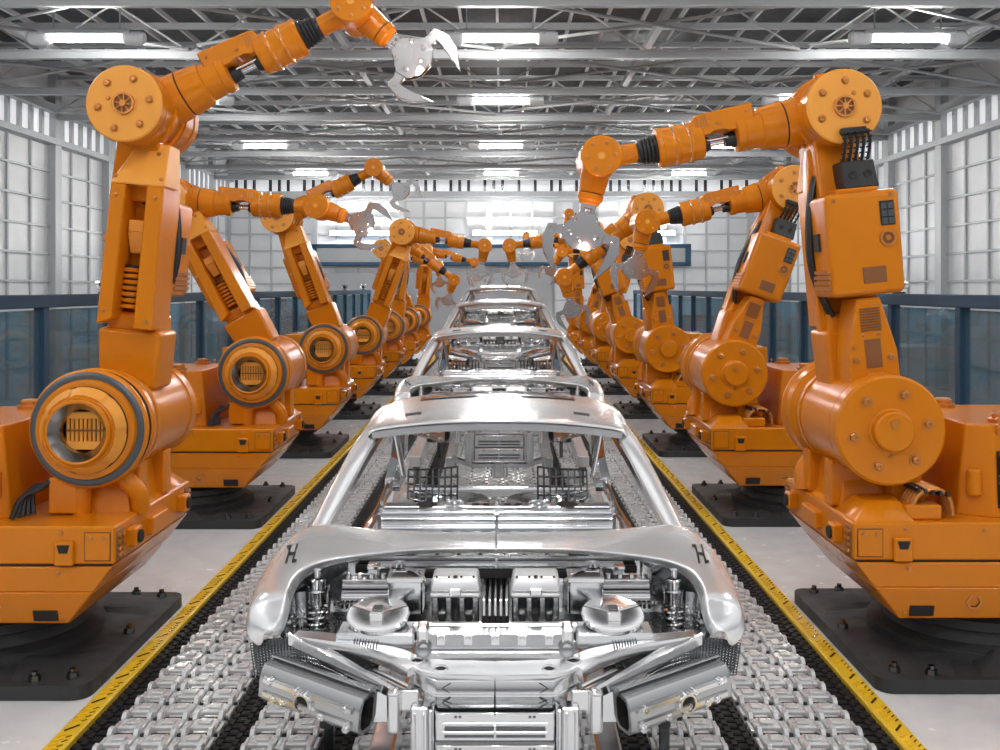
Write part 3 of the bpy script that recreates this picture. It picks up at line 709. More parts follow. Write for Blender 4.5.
def spawn(label, x, y, rz, a, p, q, group, lead=0.):
    t = thing('robot_arm', label, 'robot', (x, y, 0), (0, 0, rz), group=group)
    a, p, q = R(a), R(p), R(q)
    T1 = Matrix.Translation(SH) @ Matrix.Rotation(a, 4, 'Y')
    el = T1 @ Vector((0, 0, LA)); T2 = Matrix.Translation(el) @ Matrix.Rotation(-p, 4, 'Y')
    wr = T2 @ Vector((LU, 0, 0)); T3 = Matrix.Translation(wr) @ Matrix.Rotation(-q, 4, 'Y')
    TT = [I4, T1, T2, T3]; made = []
    for name, me, lk, par, T in CAT:
        L = T if T is not None else I4
        if T is OB: L = Matrix.Translation((lead, 0, 0)) @ OB     # the beam sits slightly ahead on the left row
        if par is None: o = link_obj(name, me, t, TT[lk] @ L)
        else: o = link_obj(name, me, made[par], L)
        made.append(o)
    return t, T3
poses_r = [(5.6, -10.8, -78), (-19.7, -12.6, -79), (7.1, -39.4, -104), (20.0, -9, -100), (-15.3, -9.8, -60), (-19, 38, -80), (3.8, 17.8, -91)]
poses_l = [(5.3, 26.4, -40), (-28.2, -2.0, -21), (-20.1, 27.7, -41), (20.0, -9, -100), (6.8, -38.4, -108), (-19.3, -15.4, -85), (4.9, -12.9, -78)]
ordn = ['nearest the camera', 'second in line', 'third in line', 'fourth in line', 'fifth in line', 'next to last', 'last by the wall']
dr = ['claw hanging by a spark', 'low claw', 'arm bent down', 'leaning over the cars', 'level arm', 'arm raised behind others', 'arm reaching in']
dl = ['claw raised to the roof', 'level arm and sparking claw', 'raised arm', 'leaning over the cars', 'arm bent down', 'drooping arm', 'arm reaching in']
for i in range(7):
    t, T = spawn('orange robot in the right row, %s, %s' % (ordn[i], dr[i]), 2.77, 5.80+3.52*i, pi, *poses_r[i], 'orange robots of the right row')
    if i == 0: TR1 = (t, T)
for i in range(7):
    t, T = spawn('orange robot in the left row, %s, %s' % (ordn[i], dl[i]), -2.93, 5.72+3.52*i, 0, *poses_l[i], 'orange robots of the left row', .065)
    if i == 0: TL1 = (t, T)
    if i == 1: TL2 = (t, T)
bpy.context.view_layer.update()
for (t, T), loc, lb, pw in ((TR1, (.53, -0, 0), 'bright welding spark at the claw of the nearest right robot', 2.0), (TL1, (.53, 0, 0), 'bright welding spark at the claw of the nearest left robot', 2.0), (TL2, (.54, 0, 0), 'bright welding spark at the claw of the second left robot', 2.0)):
    s = -1 if t['label'].find('left row') > 0 else 1
    wp = t.matrix_world @ (T @ Vector((loc[0], s*.06, -.03)))
    o = link_obj('welding_spark', MB('spark').lathe([(-.018, 0), (-.012, .012), (0, .018), (.012, .012), (.018, 0)], seg=12).mesh('welding_spark'))
    o.location = wp; tag(o, lb, 'spark', 'welding sparks at the claws')
    ld = bpy.data.lights.new('spark_glow', 'POINT'); ld.energy = pw; ld.color = (1, .50, .42); ld.shadow_soft_size = .03
    lo = bpy.data.objects.new('spark_glow', ld); COL.objects.link(lo); lo.parent = o; lo.location = (0, -.10, 0)

# ------------------------------------------------------------------ car bodies
# car frame: x across, y back from the nose, z up from the underside; the row climbs slightly toward the back wall
CC = []
def K(name, mb, parent=None, ang=35):
    me = mb.mesh(name, ang) if isinstance(mb, MB) else mb
    for v in me.vertices: v.co = nose(v.co)
    CC.append((name, me, parent)); return len(CC)-1
def nose(p):      # the nose ahead of the cowl is drawn forward and narrows with it
    Y = p.y+3.3
    pr = [(2.5, .93), (3.25, .93), (3.35, .925), (3.65, .905), (4.0, 1.), (99, 1.)]
    for a, b in zip(pr, pr[1:]):
        if Y <= b[0]:
            g = a[1]+(b[1]-a[1])*(Y-a[0])/(b[0]-a[0]); break
    return Vector((p.x*g, Y*g-3.3, 1.95-(1.95-p.z)*g))
def mx(s, p): return (p[0]*s, p[1], p[2])
def beam(m, pts, w, h, up=(0, 0, 1)):
    """rectangular section swept along a line; w and h may be lists"""
    P_ = [Vector(p) for p in pts]; rings = []
    for i, p in enumerate(P_):
        d = (P_[min(i+1, len(P_)-1)]-P_[max(i-1, 0)]).normalized(); sd = d.cross(Vector(up)).normalized(); u = sd.cross(d)
        ww = (w[i] if isinstance(w, (list, tuple)) else w)/2; hh = (h[i] if isinstance(h, (list, tuple)) else h)/2
        rings.append([m.bm.verts.new(p+sd*a*ww+u*b*hh) for a, b in ((-1, -1), (1, -1), (1, 1), (-1, 1))])
    for A, B in zip(rings, rings[1:]):
        for k in range(4):
            j = (k+1) % 4; f = m.bm.faces.new((A[k], A[j], B[j], B[k])); f.material_index = m.mi
    for rg in (rings[0], rings[-1]):
        f = m.bm.faces.new(rg); f.material_index = m.mi
    return m
# roof
prof = [(1.20, .578, 1.145, .055), (1.23, .588, 1.156, .060), (1.45, .592, 1.160, .054), (1.75, .592, 1.150, .050), (2.05, .575, 1.128, .046), (2.28, .555, 1.100, .040), (2.40, .54, 1.070, .035), (2.50, .53, 1.030, .03)]
def roofz(y, x, off=0):
    for a, b in zip(prof, prof[1:]):
        if y <= b[0] or b is prof[-1]:
            t = (y-a[0])/(b[0]-a[0]); hw = a[1]+(b[1]-a[1])*t; zc = a[2]+(b[2]-a[2])*t; dr = a[3]+(b[3]-a[3])*t
            return hw, zc-dr*min(1, abs(x)/hw)**2.2+off
rows = []
for y, hw, zc, dr in prof:
    yy = lambda q: y-.07*(1-q*q)*(1 if y < 1.5 else -.5 if y > 2.2 else 0)
    r = []
    for k in range(-8, 9):
        q = k/8; r.append((q*hw, yy(q), zc-dr*abs(q)**2.2))
    r = [(-hw-.015, r[0][1], r[0][2]-.035)]+r+[(hw+.015, r[-1][1], r[-1][2]-.035)]
    rows.append(r)
K('roof_panel', MB('steel').grid(rows).skin('roof_panel', .012, 2))
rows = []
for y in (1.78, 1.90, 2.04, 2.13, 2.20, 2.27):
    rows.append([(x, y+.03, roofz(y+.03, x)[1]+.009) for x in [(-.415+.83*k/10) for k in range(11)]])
K('roof_reflection', MB('dark_gloss').grid(rows).skin('roof_reflection', .006, 1))  # dark sheet put in for the ceiling's dark reflection on the roof
g = MB('gunmetal')
for s in (-1, 1):
    for t in (0, 1):
        x0 = s*.36; y0 = 1.34+.02*t
        g.hexa([(x0, y0, roofz(y0, x0)[1]+.007), (x0+s*.075, y0+.004, roofz(y0, x0+s*.075)[1]+.007), (x0+s*.075, y0+.014, roofz(y0, x0+s*.075)[1]+.007), (x0, y0+.010, roofz(y0, x0)[1]+.007)],
               [(x0, y0, roofz(y0, x0)[1]+.011), (x0+s*.075, y0+.004, roofz(y0, x0+s*.075)[1]+.011), (x0+s*.075, y0+.014, roofz(y0, x0+s*.075)[1]+.011), (x0, y0+.010, roofz(y0, x0)[1]+.011)])
K('roof_slots', g)
# windscreen header, rails and pillars
pts = [(q/8*.565, 1.21-.07*(1-(q/8)**2), 1.140-.052*abs(q/8)**2.2) for q in range(-8, 9)]
K('header_rail', beam(MB('dull'), [(x, y+.01, z-.018) for x, y, z in pts], .05, .030))
K('rear_header', beam(MB('panel'), [(-.50, 2.47, .985), (-.25, 2.51, 1.005), (0, 2.52, 1.01), (.25, 2.51, 1.005), (.50, 2.47, .985)], .06, .04))
for s in (-1, 1):
    a = [(-.560, 1.42, 1.100), (-.585, 1.27, 1.078), (-.640, 1.08, .975), (-.695, .90, .860), (-.745, .70, .755), (-.76, .60, .715)]
    K('a_pillar', beam(MB('steel'), [mx(s, p) for p in a], [.06, .10, .10, .088, .07, .06], [.035, .035, .032, .032, .034, .04]).skin('a_pillar', 0, 2))
    K('pillar_flange', beam(MB('panel'), [mx(s, (p[0]+.052-.006*k, p[1]+.012, p[2]-.008)) for k, p in enumerate(a[1:5])], .018, .028))
    r = [(-.60, 1.22, 1.045), (-.615, 1.6, 1.068), (-.61, 1.95, 1.058), (-.585, 2.3, 1.02), (-.56, 2.5, .985)]
    K('roof_rail', beam(MB('steel'), [mx(s, p) for p in r], .05, .055).skin('roof_rail', 0, 1))
    K('b_pillar', beam(MB('panel'), [mx(s, p) for p in [(-.575, 1.92, 1.06), (-.525, 1.95, .95), (-.54, 1.97, .80), (-.57, 1.98, .68)]], [.05, .038, .05, .07], .05).cyl(mx(s, (-.60, 1.93, .66)), mx(s, (-.52, 1.93, .66)), .035, seg=16).tube([mx(s, (-.56, 1.91, 1.02)), mx(s, (-.50, 1.91, .70))], .012, 8))
    K('pillar_foot', beam(MB('panel'), [mx(s, p) for p in [(-.57, 1.98, .66), (-.64, 1.98, .40), (-.72, 1.96, .10)]], [.07, .10, .14], .05))
    K('c_pillar', beam(MB('steel'), [mx(s, p) for p in [(-.555, 2.48, .985), (-.60, 2.85, .80), (-.655, 3.25, .56), (-.70, 3.70, .42)]], [.07, .08, .10, .10], .05).skin('c_pillar', 0, 1))
    K('rear_quarter', beam(MB('steel'), [mx(s, p) for p in [(-.70, 3.62, .40), (-.745, 3.95, .30), (-.73, 4.16, .15)]], .08, [.14, .16, .2]).skin('rear_quarter', 0, 1))
    K('sill', MB('steel').span(s*.68, s*.78, .75, 4.10, .0, .10, .012))
    g = MB('panel'); g.tube([mx(s, p) for p in [(-.57, 1.93, .68), (-.60, 1.55, .60), (-.62, 1.20, .60), (-.60, .95, .66)]], .018, 10, 2)
    g.tube([mx(s, p) for p in [(-.57, 1.90, .64), (-.66, 1.5, .50), (-.70, 1.05, .48)]], .014, 8, 1)
    for k in range(7):
        y = 1.02+.11*k; g.tube([mx(s, (-.615, y, .60)), mx(s, (-.68, y-.05, .50))], .007, 6); g.tube([mx(s, (-.615, y, .60)), mx(s, (-.68, y+.06, .50))], .007, 6)
    K('side_brace', g)
    # lattice seat cradle
    g = MB('gunmetal')
    def cr(a, b): return mx(s, (-.44+.24*a, 1.50+.10*(a-.2)**2+.05*b, .70+.13*b-.05*a*(1-b)))
    for a in range(9): g.tube([cr(a/8, b/4) for b in range(5)], .0055, 6)
    for b in range(5): g.tube([cr(a/8, b/4) for a in range(9)], .0055, 6)
    K('seat_cradle', g)
    g = MB('chrome', 'gunmetal'); g.lathe([(0, .0), (.0, .14), (.015, .155), (.03, .15), (.02, .10), (.005, .06), (.01, 0)], (s*.20, 1.9, .56), (0, 0, 1), 32); K('seat_pan', g)
for y in (1.75, 2.98, 4.12): K('floor_crossmember', MB('panel').span(-.69, .69, y-.03, y+.04, .02, .09, .01))
# dash crossmember seen through the windscreen
g = MB('panel', 'dark'); g.cyl((-.50, .88, .800), (.50, .88, .800), .026, seg=20).cyl((-.50, .84, .745), (.50, .84, .745), .030, seg=20).span(-.50, .50, .84, .90, .755, .79, .004)
g.span(-.48, .48, .86, .93, .818, .834, .004)
g.m(1)
for x in (-.30, -.09, -.045, .045, .09, .30): g.cyl((x, .895, .834), (x, .895, .8355), .045 if abs(x) > .2 else .016, seg=20)
g.m(0)
for x in (-.18, .18): g.ring((x, .895, .836), (0, 0, 1), .045, .008, 24, 6)
for x in (-.49, 0, .49): g.span(x-.008, x+.008, .80, .86, .73, .82, .002).cyl((x, .895, .83), (x, .895, .85), .009, seg=8)
K('dash_crossmember', g)
g = MB('bright')
for s in (-1, 1): g.lathe([(0, 0), (.0, .065), (.012, .062), (.028, .045), (.034, 0)], (s*.26, .70, .742), (0, 0, 1), 24)
g.span(-.50, .50, .66, .80, .70, .715, .004)
for k in range(12): g.span(-.47+k*.08, -.42+k*.08, .70, .78, .715, .728, .003)
K('scuttle_tray', g)
g = MB('panel', 'dark'); g.span(-.66, .66, .56, .60, .42, .71, .006)
for k in range(11): g.span(-.58+k*.115, -.54+k*.115, .545, .56, .52, .70, .003)
g.span(-.50, .50, .50, .56, .685, .70, .003); g.m(1).span(-.45, .45, .49, .52, .655, .685, .003)
K('firewall', g)
# front fenders sweeping into the cowl
ST = [((0, 0.58, 0.7987), (0, 0.48, 0.7741)), ((-0.2603, 0.6, 0.7968), (-0.2529, 0.49, 0.771)), ((-0.4854, 0.64, 0.7971), (-0.4292, 0.5, 0.7562)), ((-0.6432, 0.69, 0.8071), (-0.5852, 0.5, 0.7367)),
      ((-0.7437, 0.68, 0.814), (-0.683, 0.48, 0.7236)), ((-0.8151, 0.63, 0.7839), (-0.7469, 0.45, 0.7026)), ((-0.8752, 0.54, 0.7239), (-0.7749, 0.4, 0.6736)), ((-0.9076, 0.43, 0.6518), (-0.7795, 0.35, 0.6421)),
      ((-0.9156, 0.34, 0.5859), (-0.7762, 0.3, 0.612)), ((-0.8895, 0.28, 0.5423), (-0.78, 0.25, 0.5869)), ((-0.8323, 0.24, 0.518), (-0.7987, 0.22, 0.5586))]
for s in (-1, 1):
    rows = []
    for k, (a, b) in enumerate(ST):
        a, b = Vector(a), Vector(b)
        if k == 0: a.x = b.x = .0
        w = min(1, max(0, (k-2)/4)); out = Vector((-.02*w, .012*(1-w), -.085*w*(1 if k < 8 else .45)-.004))
        m1 = a.lerp(b, .33)+Vector((-.010*w, 0, .003+.010*w)); m2 = a.lerp(b, .68)+Vector((-.004*w, -.004*w, .002+.009*w))
        lip = b+Vector((.016*w, .020, -.022-.018*w))
        rows.append([mx(-s, q) for q in (a+out+Vector((0, .02, 0)), a, a.lerp(m1, .12), m1, m2, b.lerp(m2, .10), b, lip)])
    rows.insert(0, [Vector((s*.004, q[1], q[2])) for q in rows[0]])
    fm_ = MB('steel').grid(rows).skin('front_fender', .006, 2)
    # small stamped mark lying on the fender shoulder
    bv = BVHTree.FromPolygons([v.co.copy() for v in fm_.vertices], [list(p.vertices) for p in fm_.polygons])
    c = Vector(mx(-s, (-0.7881, 0.5, 0.7484))); vd = (c-Vector((0, -3.3, 1.95))).normalized()
    hit, n_, _, _ = bv.ray_cast(c-vd*1.0, vd)
    i = K('front_fender', fm_)
    g = MB('gunmetal')
    if hit:
        if n_.dot(vd) > 0: n_ = -n_
        ux = Vector((1, 0, 0)); ux = (ux-n_*ux.dot(n_)).normalized(); uy = n_.cross(ux)
        for (x0, x1, y0, y1) in ((-.016, -.009, -.050, .045), (.009, .016, -.045, .050), (-.016, .016, -.006, .006), (-.026, -.009, .034, .045), (.009, .026, -.045, -.034)):
            q = [hit+ux*x+uy*y for x, y in ((x0, y0), (x1, y0), (x1, y1), (x0, y1))]
            g.hexa([p-n_*.004 for p in q], [p+n_*.005 for p in q])
    K('fender_mark', g, i)
    # inner wing panel, chequered liner
    rows = []
    for k in range(3, 11):
        b = Vector(ST[k][1]); rows.append([mx(-s, b+Vector((.004, .018, -.012))), mx(-s, b+Vector((.03, .07, -.06))), mx(-s, b+Vector((.035, .10, -.14))), mx(-s, b+Vector((.02, .12, -.20)))])
    K('inner_wing', MB('panel').grid(rows).skin('inner_wing', .006, 1))
    g = MB('gunmetal')
    q00, q01, q10, q11 = [Vector(p) for p in ((-0.8932, 0.28, 0.4908), (-0.8736, 0.26, 0.382), (-0.539, 0.2, 0.5234), (-0.5298, 0.14, 0.3713))]
    for a in range(31):
        t = a/30; A = q00.lerp(q10, t); B = q01.lerp(q11, t); bow = Vector((0, .03*sin(pi*t), .012*sin(pi*t)))
        g.tube([mx(-s, A+bow), mx(-s, A.lerp(B, .5)+bow*1.6), mx(-s, B+bow)], .0022, 4)
    for b_ in range(13):
        t = b_/12; g.tube([mx(-s, q00.lerp(q10, a/8).lerp(q01.lerp(q11, a/8), t)+Vector((0, .03*sin(pi*a/8), .012*sin(pi*a/8)))*(1+.6*sin(pi*t))) for a in range(9)], .0022, 4)
    K('wire_liner', g)
    rows = [[mx(-s, q00.lerp(q10, a/8).lerp(q01.lerp(q11, a/8), t/3)+Vector((0, .035*sin(pi*a/8)+.012, .012*sin(pi*a/8)))) for a in range(9)] for t in range(4)]
    K('liner_sheet', MB('panel').grid(rows).skin('liner_sheet', .004, 1))
    # shock absorber and spring
    c = Vector((-0.6758, 0.44, 0.5792)); c.x *= -s
    g = MB('chrome', 'gunmetal'); g.cyl(c+Vector((0, 0, -.12)), c+Vector((0, 0, .13)), .014, seg=14)
    g.lathe([(.0, .02), (.0, .034), (.05, .036), (.055, .028), (.09, .028), (.095, .02)], c+Vector((0, 0, -.0)), (0, 0, 1), 24)
    g.lathe([(-.15, .030), (-.04, .030), (-.03, .022), (-.0, .022)], c, (0, 0, 1), 24)
    K('shock_absorber', g)
    g = MB('chrome'); g.tube([c+Vector((.044*cos(t*.6), .044*sin(t*.6), -.13+.0022*t)) for t in range(56)], .006, 6); K('coil_spring', g)
    g = MB('panel'); g.lathe([(-.10, .03), (-.09, .06), (.06, .045), (.065, .02)], c+Vector((-s*-.0, .05, 0))+Vector((s*-1*-.075, 0, -.02)), (0, 0, 1), 20); K('damper_cup', g)
    # strut tower plate with slotted disc
    c = Vector((-0.4287, 0.3, 0.5935)); c.x *= -s
    g = MB('bright', 'panel', 'gunmetal'); g.lathe([(-.015, .0), (-.015, .112), (.0, .115), (.005, .110), (.005, 0)], c, (0, -.22, 1), 40)
    g.m(2).box(c+Vector((0, -.01, .018)), (.036, .05, .02), .003).m(0).box(c+Vector((0, -.045, .008)), (.05, .03, .03), .004)
    g.m(1).span(c.x-.14, c.x+.14, c.y-.10, c.y+.02, c.z-.09, c.z-.035, .008)
    K('strut_tower', g)
    # wing beam from the tie bar out to the fender
    w_ = [(-.27, .10, .478), (-.34, .15, .485), (-.42, .19, .500), (-.50, .215, .512), (-.58, .22, .520), (-.66, .225, .530), (-.72, .24, .530)]
    i = K('wing_beam', beam(MB('bright'), [mx(-s, p) for p in w_], [.10, .09, .085, .08, .07, .06, .05], [.03, .035, .04, .04, .035, .03, .03]))
    g = MB('gunmetal')
    for k in range(9):
        t = k/8; g.span(-s*(-.42-.08*t)-.002, -s*(-.42-.08*t)+.002, .160+.02*t, .215+.02*t, .520+.012*t, .528+.012*t)
    K('wing_ribs', g, i)
    g = MB('bright'); g.tube([mx(-s, p) for p in [(-.30, .16, .45), (-.42, .24, .46), (-.55, .30, .46)]], .016, 10, 1).tube([mx(-s, p) for p in [(-.30, .12, .40), (-.42, .20, .42), (-.52, .26, .43)]], .012, 10, 1); K('brace_rods', g)
    g = MB('gunmetal'); g.cyl(mx(-s, (-.49, .18, .47)), mx(-s, (-.49, .28, .47)), .045, seg=20, bev=.008)
    for k in range(5): g.ring(mx(-s, (-.49, .19+.018*k, .47)), (0, 1, 0), .047, .005, 20, 6)
    K('intake_hose', g)
    # blade, post and web beside the radiator
    g = MB('bright'); A, B = Vector((-0.7409, 0.22, 0.5514)), Vector((-0.3166, -0.02, 0.4413)); A2, B2_ = Vector((-0.6651, 0.24, 0.5362)), Vector((-0.3117, 0, 0.4423))
    g.hexa([mx(-s, p+Vector((0, 0, -.012))) for p in (A, B, B2_, A2)], [mx(-s, p) for p in (A, B, B2_, A2)], .003)
    g.hexa([mx(-s, p) for p in (A+Vector((0, 0, -.04)), B+Vector((0, 0, -.03)), B, A)], [mx(-s, p+Vector((0, .012, 0))) for p in (A+Vector((0, 0, -.04)), B+Vector((0, 0, -.03)), B, A)])
    K('blade_strut', g)
    K('front_post', MB('bright').span(-s*-.362, -s*-.318, -.03, .03, .305, .450, .014).span(-s*-.332, -s*-.26, .03, .05, .36, .43, .004))
    g = MB('panel'); g.hexa([mx(-s, p) for p in ((-.45, .03, .32), (-.36, .03, .32), (-.36, .03, .44), (-.45, .03, .43))], [mx(-s, p) for p in ((-.45, .045, .32), (-.36, .045, .32), (-.36, .045, .44), (-.45, .045, .43))], .003); K('web_plate', g)
    # crash box: hollow rectangular can with a ringed port and bolts
    A, B = Vector((-.425, -.035, .385)), Vector((-.795, .145, .425)); d = (B-A); L = d.length; d.normalize()
    sd = d.cross(Vector((0, 0, 1))).normalized(); up = sd.cross(d).normalized()
    if sd.y > 0: sd = -sd
    if up.z < 0: up = -up
    def bx_(l, o, h): p = A+d*l+sd*o+up*h; return mx(-s, p)     # o>0 faces the camera side
    g = MB('dull', 'dark', 'bright')
    H, D = .066, .05
    o_ = [(-D, -H+.02), (-D, H-.02), (-D+.02, H), (D-.02, H-.005), (D-.005, H-.03), (D, H-.05), (D, -H+.02), (D-.02, -H), (-D+.02, -H)]
    i_ = [(x*.70, z*.80) for x, z in o_]
    rings = [[g.bm.verts.new(bx_(l, x, z)) for x, z in q] for l, q in ((.10, i_), (0, i_), (0, o_), (L, o_), (L, i_))]
    for r_i, (RA, RB) in enumerate(zip(rings, rings[1:])):
        for k in range(len(o_)):
            j = (k+1) % len(o_); f = g.bm.faces.new((RA[k], RA[j], RB[j], RB[k])); f.material_index = 1 if r_i == 0 else 0
    f = g.bm.faces.new(rings[0]); f.material_index = 1; f = g.bm.faces.new(rings[-1]); f.material_index = 0
    for h in (.022, -.026):
        q = [bx_(.02, D, h-.011), bx_(L-.02, D, h-.011), bx_(L-.02, D, h+.011), bx_(.02, D, h+.011)]
        q2 = [bx_(.025, D+.012, h-.007), bx_(L-.025, D+.012, h-.007), bx_(L-.025, D+.012, h+.007), bx_(.025, D+.012, h+.007)]
        g.m(2).hexa(q, q2)
    q = [bx_(.0, -D-.0, H-.01), bx_(L, -D, H-.01), bx_(L, -D+.045, H+.006), bx_(.0, -D+.045, H+.006)]
    g.m(0).hexa(q, [tuple(Vector(p)+Vector((0, 0, .010))) for p in q], .003)
    i = K('crash_box', g)
    ax = Vector(mx(-s, sd))
    g = MB('bright', 'dark'); g.lathe([(.0, .040), (.022, .038), (.026, .034), (.026, .027), (.006, .025), (.006, 0)], bx_(L*.52, D, -.004), ax, 28, [0, 0, 0, 0, 1]); K('port_ring', g, i)
    for l, h in ((.05, .024), (.14, -.030), (.25, .024), (.34, -.030), (.04, -.040), (.36, .028), (.30, -.03)):
        K('bolt', MB('chrome').lathe([(.0, .014), (.018, .013), (.022, .009), (.022, .004), (.016, 0)], bx_(l, D, h), ax, 12), i)
    K('box_foot', MB('rubber').cyl(Vector(bx_(.16, .0, -H-.03)), Vector(bx_(.16, .0, -H+.003)), .022, seg=14), i)
    # covers on the engine
    cx = s*.150
    g = MB('white', 'bright', 'dark'); g.hexa([(cx-.094, .365, .645), (cx+.094, .365, .645), (cx+.094, .485, .645), (cx-.094, .485, .645)], [(cx-.086, .375, .702), (cx+.086, .375, .702), (cx+.084, .475, .706), (cx-.084, .475, .706)], .012)
    g.span(cx-.094, cx+.094, .358, .49, .630, .646, .005); g.m(1).span(cx-.022, cx+.022, .345, .365, .64, .668, .004).m(2).cyl((cx, .38, .70), (cx, .38, .706), .008, seg=10)
    for k in range(4): g.m(2).cyl((cx-.07+.046*k, .38, .699), (cx-.07+.046*k, .38, .7045), .004, seg=8)
    i = K('engine_cover', g)
    g = MB('bright', 'gunmetal'); g.m(1).span(cx-.085, cx+.085, .39, .47, .52, .63)
    for k in range(4): g.m(0).span(cx-.088+.050*k, cx-.062+.050*k, .362, .40, .53, .632, .005)
    K('cover_legs', g, i)
    # open steel box, side rail with studs, perforated tray
    x0, x1 = s*.275, s*.405
    g = MB('panel', 'dark', 'bright'); g.span(x0, x1, .39, .49, .55, .685, .006); g.m(2).span(x0-s*.004, x1+s*.004, .385, .40, .675, .695, .003).span(x0-s*.004, x1+s*.004, .48, .495, .675, .695, .003).span(x0-s*.004, x0+s*.012, .39, .49, .675, .695, .003).span(x1-s*.012, x1+s*.004, .39, .49, .675, .695, .003)
    g.m(1).span(x0+s*.015, x1-s*.015, .405, .475, .68, .687)
    K('coolant_box', g)
    g = MB('bright', 'dark'); g.cyl((s*.41, .47, .640), (s*.585, .47, .640), .020, seg=16).cyl((s*.41, .45, .60), (s*.585, .45, .60), .026, seg=16).span(s*.41, s*.585, .44, .50, .655, .668, .003)
    for k in range(10): g.m(1).cyl((s*(.42+.018*k), .425, .565), (s*(.42+.018*k), .425, .58), .006, seg=8)
    for k in range(4): g.m(0).cyl((s*(.43+.045*k), .47, .665), (s*(.43+.045*k), .47, .682), .011, seg=10)
    K('fuel_rail', g)
    g = MB('bright', 'dark'); g.span(s*.24, s*.70, .28, .60, .490, .50, .004); g.m(1)
    for a in range(15):
        for b in range(8): g.cyl((s*(.43+.017*a), .31+.032*b, .500), (s*(.43+.017*a), .31+.032*b, .5015), .0045, seg=6)
    K('bay_tray', g)
    g = MB('bright', 'dark'); g.span(s*.33, s*.42, .52, .56, .60, .70, .006).lathe([(0, .028), (.012, .028), (.012, .018), (.006, .018), (.006, 0)], (s*.375, .51, .70), (0, 0, 1), 20).tube([(s*.36, .50, .69), (s*.30, .45, .70), (s*.26, .40, .67)], .009, 8, 2)
    g.m(1).span(s*.50, s*.55, .53, .56, .66, .69, .004)
    K('bay_pipes', g)
# engine ribs, front rail and centre block
g = MB('bright', 'dark')
for k in range(5): g.span(-.046+.0205*k, -.036+.0205*k, .26, .56, .56, .66, .003)
g.m(1).span(-.05, .05, .26, .56, .54, .60)
g.m(0).span(-.30, .30, .245, .275, .545, .575, .006).span(-.26, .26, .27, .36, .50, .53, .004)
for k in range(16): g.span(-.245+.031*k, -.232+.031*k, .275, .35, .53, .545, .002)
K('engine_block', g)
g = MB('panel', 'bright', 'dull'); g.m(0).span(-.27, .27, .155, .225, .50, .575, .008); g.m(2).span(-.235, .235, .150, .20, .53, .5765)
g.m(1).cyl((-.22, .18, .56), (.22, .18, .56), .013, seg=12).cyl((-.22, .165, .54), (.22, .165, .54), .009, seg=12)
for k in range(5):
    x = -.19+.095*k; g.span(x-.018, x+.018, .148, .20, .535, .578, .004).cyl((x, .15, .555), (x, .138, .555), .012, seg=10)
g.span(-.25, .25, .135, .150, .49, .52, .003)
for s in (-1, 1): g.span(s*.235, s*.275, .14, .22, .50, .60, .008).lathe([(0, .028), (.01, .028), (.01, .015), (.004, 0)], (s*.25, .13, .53), (0, -1, .3), 16)
K('injector_rail', g)
# tie bar, stepped front face
g = MB('steel', 'dark', 'bright')
top = [(-.315, .17), (-.30, .10), (-.25, .045), (-.19, .018), (0, .005), (.19, .018), (.25, .045), (.30, .10), (.315, .17), (.25, .165), (.18, .125), (0, .115), (-.18, .125), (-.25, .165)]
g.hexa([(x, y, .475) for x, y in top], [(x, y, .495) for x, y in top], .004)
i = K('tie_bar', g)
for x, y in ((-.185, .055), (.185, .055), (-.275, .120), (.275, .120)):
    K('bolt_hole', MB('chrome', 'dark').ring((x, y, .495), (0, 0, 1), .022, .005, 24, 6).m(1).cyl((x, y, .490), (x, y, .4965), .019, seg=20), i)
g = MB('bright', 'panel', 'dark')
g.hexa([(-.285, .09, .425), (-.20, .005, .425), (.20, .005, .425), (.285, .09, .425), (.27, .12, .425), (-.27, .12, .425)], [(-.285, .09, .474), (-.20, .012, .474), (.20, .012, .474), (.285, .09, .474), (.27, .12, .474), (-.27, .12, .474)], .004)
g.m(1).hexa([(-.28, .09, .375), (-.19, .018, .375), (.19, .018, .375), (.28, .09, .375), (.27, .12, .375), (-.27, .12, .375)], [(-.285, .09, .424), (-.20, .008, .424), (.20, .008, .424), (.285, .09, .424), (.27, .12, .424), (-.27, .12, .424)], .004)
g.m(2).hexa([(-.003, .001, .36), (.003, .001, .36), (.0028, .001, .40), (-.0028, .001, .40)], [(-.001, .001, .485), (.001, .001, .485), (.001, .004, .485), (-.001, .004, .485)])
for s in (-1, 1):
    for z in (.45, .40):
        g.tube([(s*.150, .006, z+.018), (s*.178, .006, z), (s*.150, .008, z-.018)], .0022, 5); 
K('front_face', g, i)
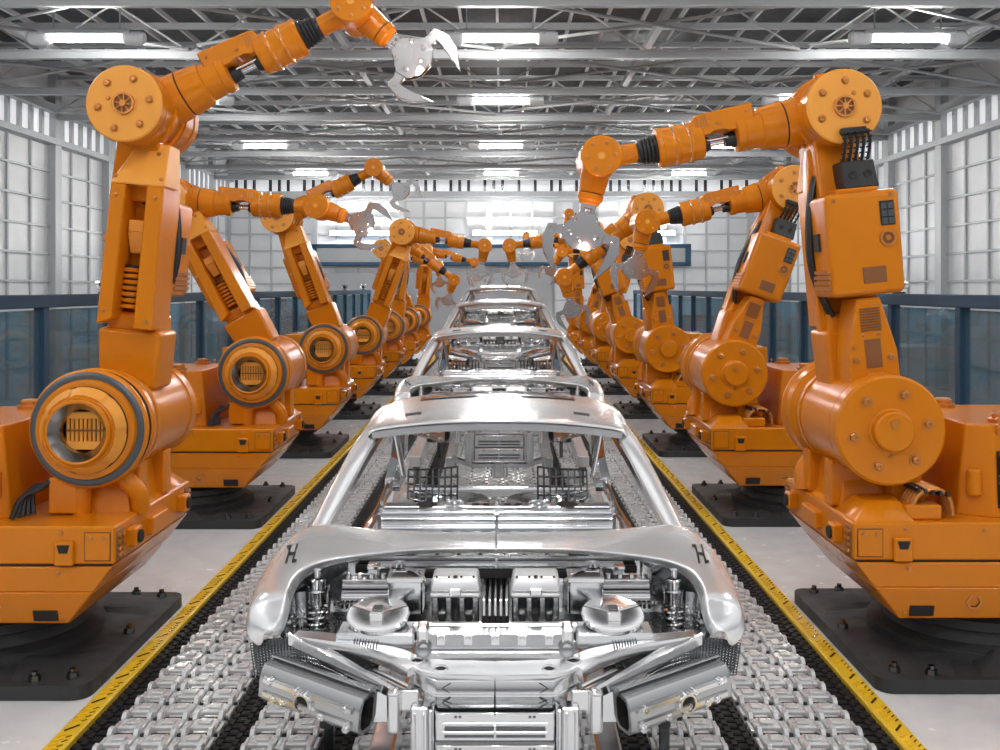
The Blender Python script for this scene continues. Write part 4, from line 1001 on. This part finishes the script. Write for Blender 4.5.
# radiator
g = MB('bright', 'panel')
for s in (-1, 1): g.m(0).span(s*.225, s*.285, .0, .06, .13, .385, .006); g.m(1).span(s*.212, s*.226, .015, .06, .14, .37, .004).m(0).span(s*.238, s*.246, -.006, .01, .14, .37, .002).span(s*.266, s*.272, -.006, .01, .14, .37, .002)
g.m(1).span(-.22, .22, .045, .06, .14, .37)
i = K('radiator_frame', g)
for k in range(2):
    z1 = .368-.112*k; z0 = z1-.108
    g = MB('bright', 'gunmetal', 'panel')
    g.hexa([(-.21, .04, z0), (.21, .04, z0), (.21, .04, z1), (-.21, .04, z1)], [(-.20, .004, z0+.010), (.20, .004, z0+.010), (.20, .004, z1-.004), (-.20, .004, z1-.004)], .003)
    g.m(2).span(-.175, .175, .000, .006, z0+.020, z1-.034, .001)
    g.m(1).span(-.170, .170, -.004, .002, z0+.025, z0+.036).span(-.170, .170, -.004, .002, z0+.050, z0+.062)
    g.m(0).span(-.175, .175, -.010, .002, z0+.037, z0+.049, .002).span(-.004, .004, -.012, .002, z0+.02, z1-.036, .001)
    g.m(1)
    for s in (-1, 1): g.span(s*.125-.012, s*.125-.002, .0, .004, z1-.018, z1-.012).span(s*.125+.002, s*.125+.012, .0, .004, z1-.018, z1-.012)
    K('louver_panel', g, i)
K('lower_crossmember', beam(MB('panel'), [(-.40, .06, .16), (-.22, .06, .10), (.22, .06, .10), (.40, .06, .16)], .05, .035).span(-.07, .07, .03, .10, .0, .10, .01).span(-.04, .04, .0, .04, .02, .13, .006))
for s in (-1, 1): K('chassis_rail', MB('panel').span(s*.36, s*.45, .09, 1.75, .06, .16, .01))

SL = .0462; AN = math.atan(SL); CP = 4.40
cl = ['nearest car body shell in bare silver steel, engine bay and radiator open to view', 'second bare steel car body, just behind the roof of the nearest one', 'third bare steel car body in line, between the smaller robots', 'farthest bare steel car body, under the meeting robot claws']
sl = ['steel carrier frame under the nearest car body', 'steel carrier frame under the second car body', 'steel carrier frame under the third car body', 'steel carrier frame under the farthest car body']
for k in range(4):
    y0 = 3.3+CP*k; z0 = .15+SL*y0
    t = thing('car_body', cl[k], 'car body', (-.022, y0, z0), (AN, 0, 0), group='car bodies on the chain conveyor')
    made = []
    for name, me, par in CC: made.append(link_obj(name, me, t if par is None else made[par]))
    t = thing('carrier_frame', sl[k], 'carrier', (-.022, y0, 0), group='carriers under the car bodies')
    g = MB('gunmetal')
    for s in (-1, 1):
        x0, x1 = s*.70, s*.76
        g.hexa([(x0, .85, z0+SL*.85-.055), (x1, .85, z0+SL*.85-.055), (x1, 4.05, z0+SL*4.05-.055), (x0, 4.05, z0+SL*4.05-.055)], [(x0, .85, z0+SL*.85-.002), (x1, .85, z0+SL*.85-.002), (x1, 4.05, z0+SL*4.05-.002), (x0, 4.05, z0+SL*4.05-.002)])
    link_obj('frame_rails', g.mesh('frame_rails'), t)
    for s in (-1, 1):
        for y in (.95, 3.95):
            link_obj('leg', MB('gunmetal').span(s*.73-.02, s*.73+.02, y-.02, y+.02, .072, z0+SL*y-.05).mesh('leg'), t)
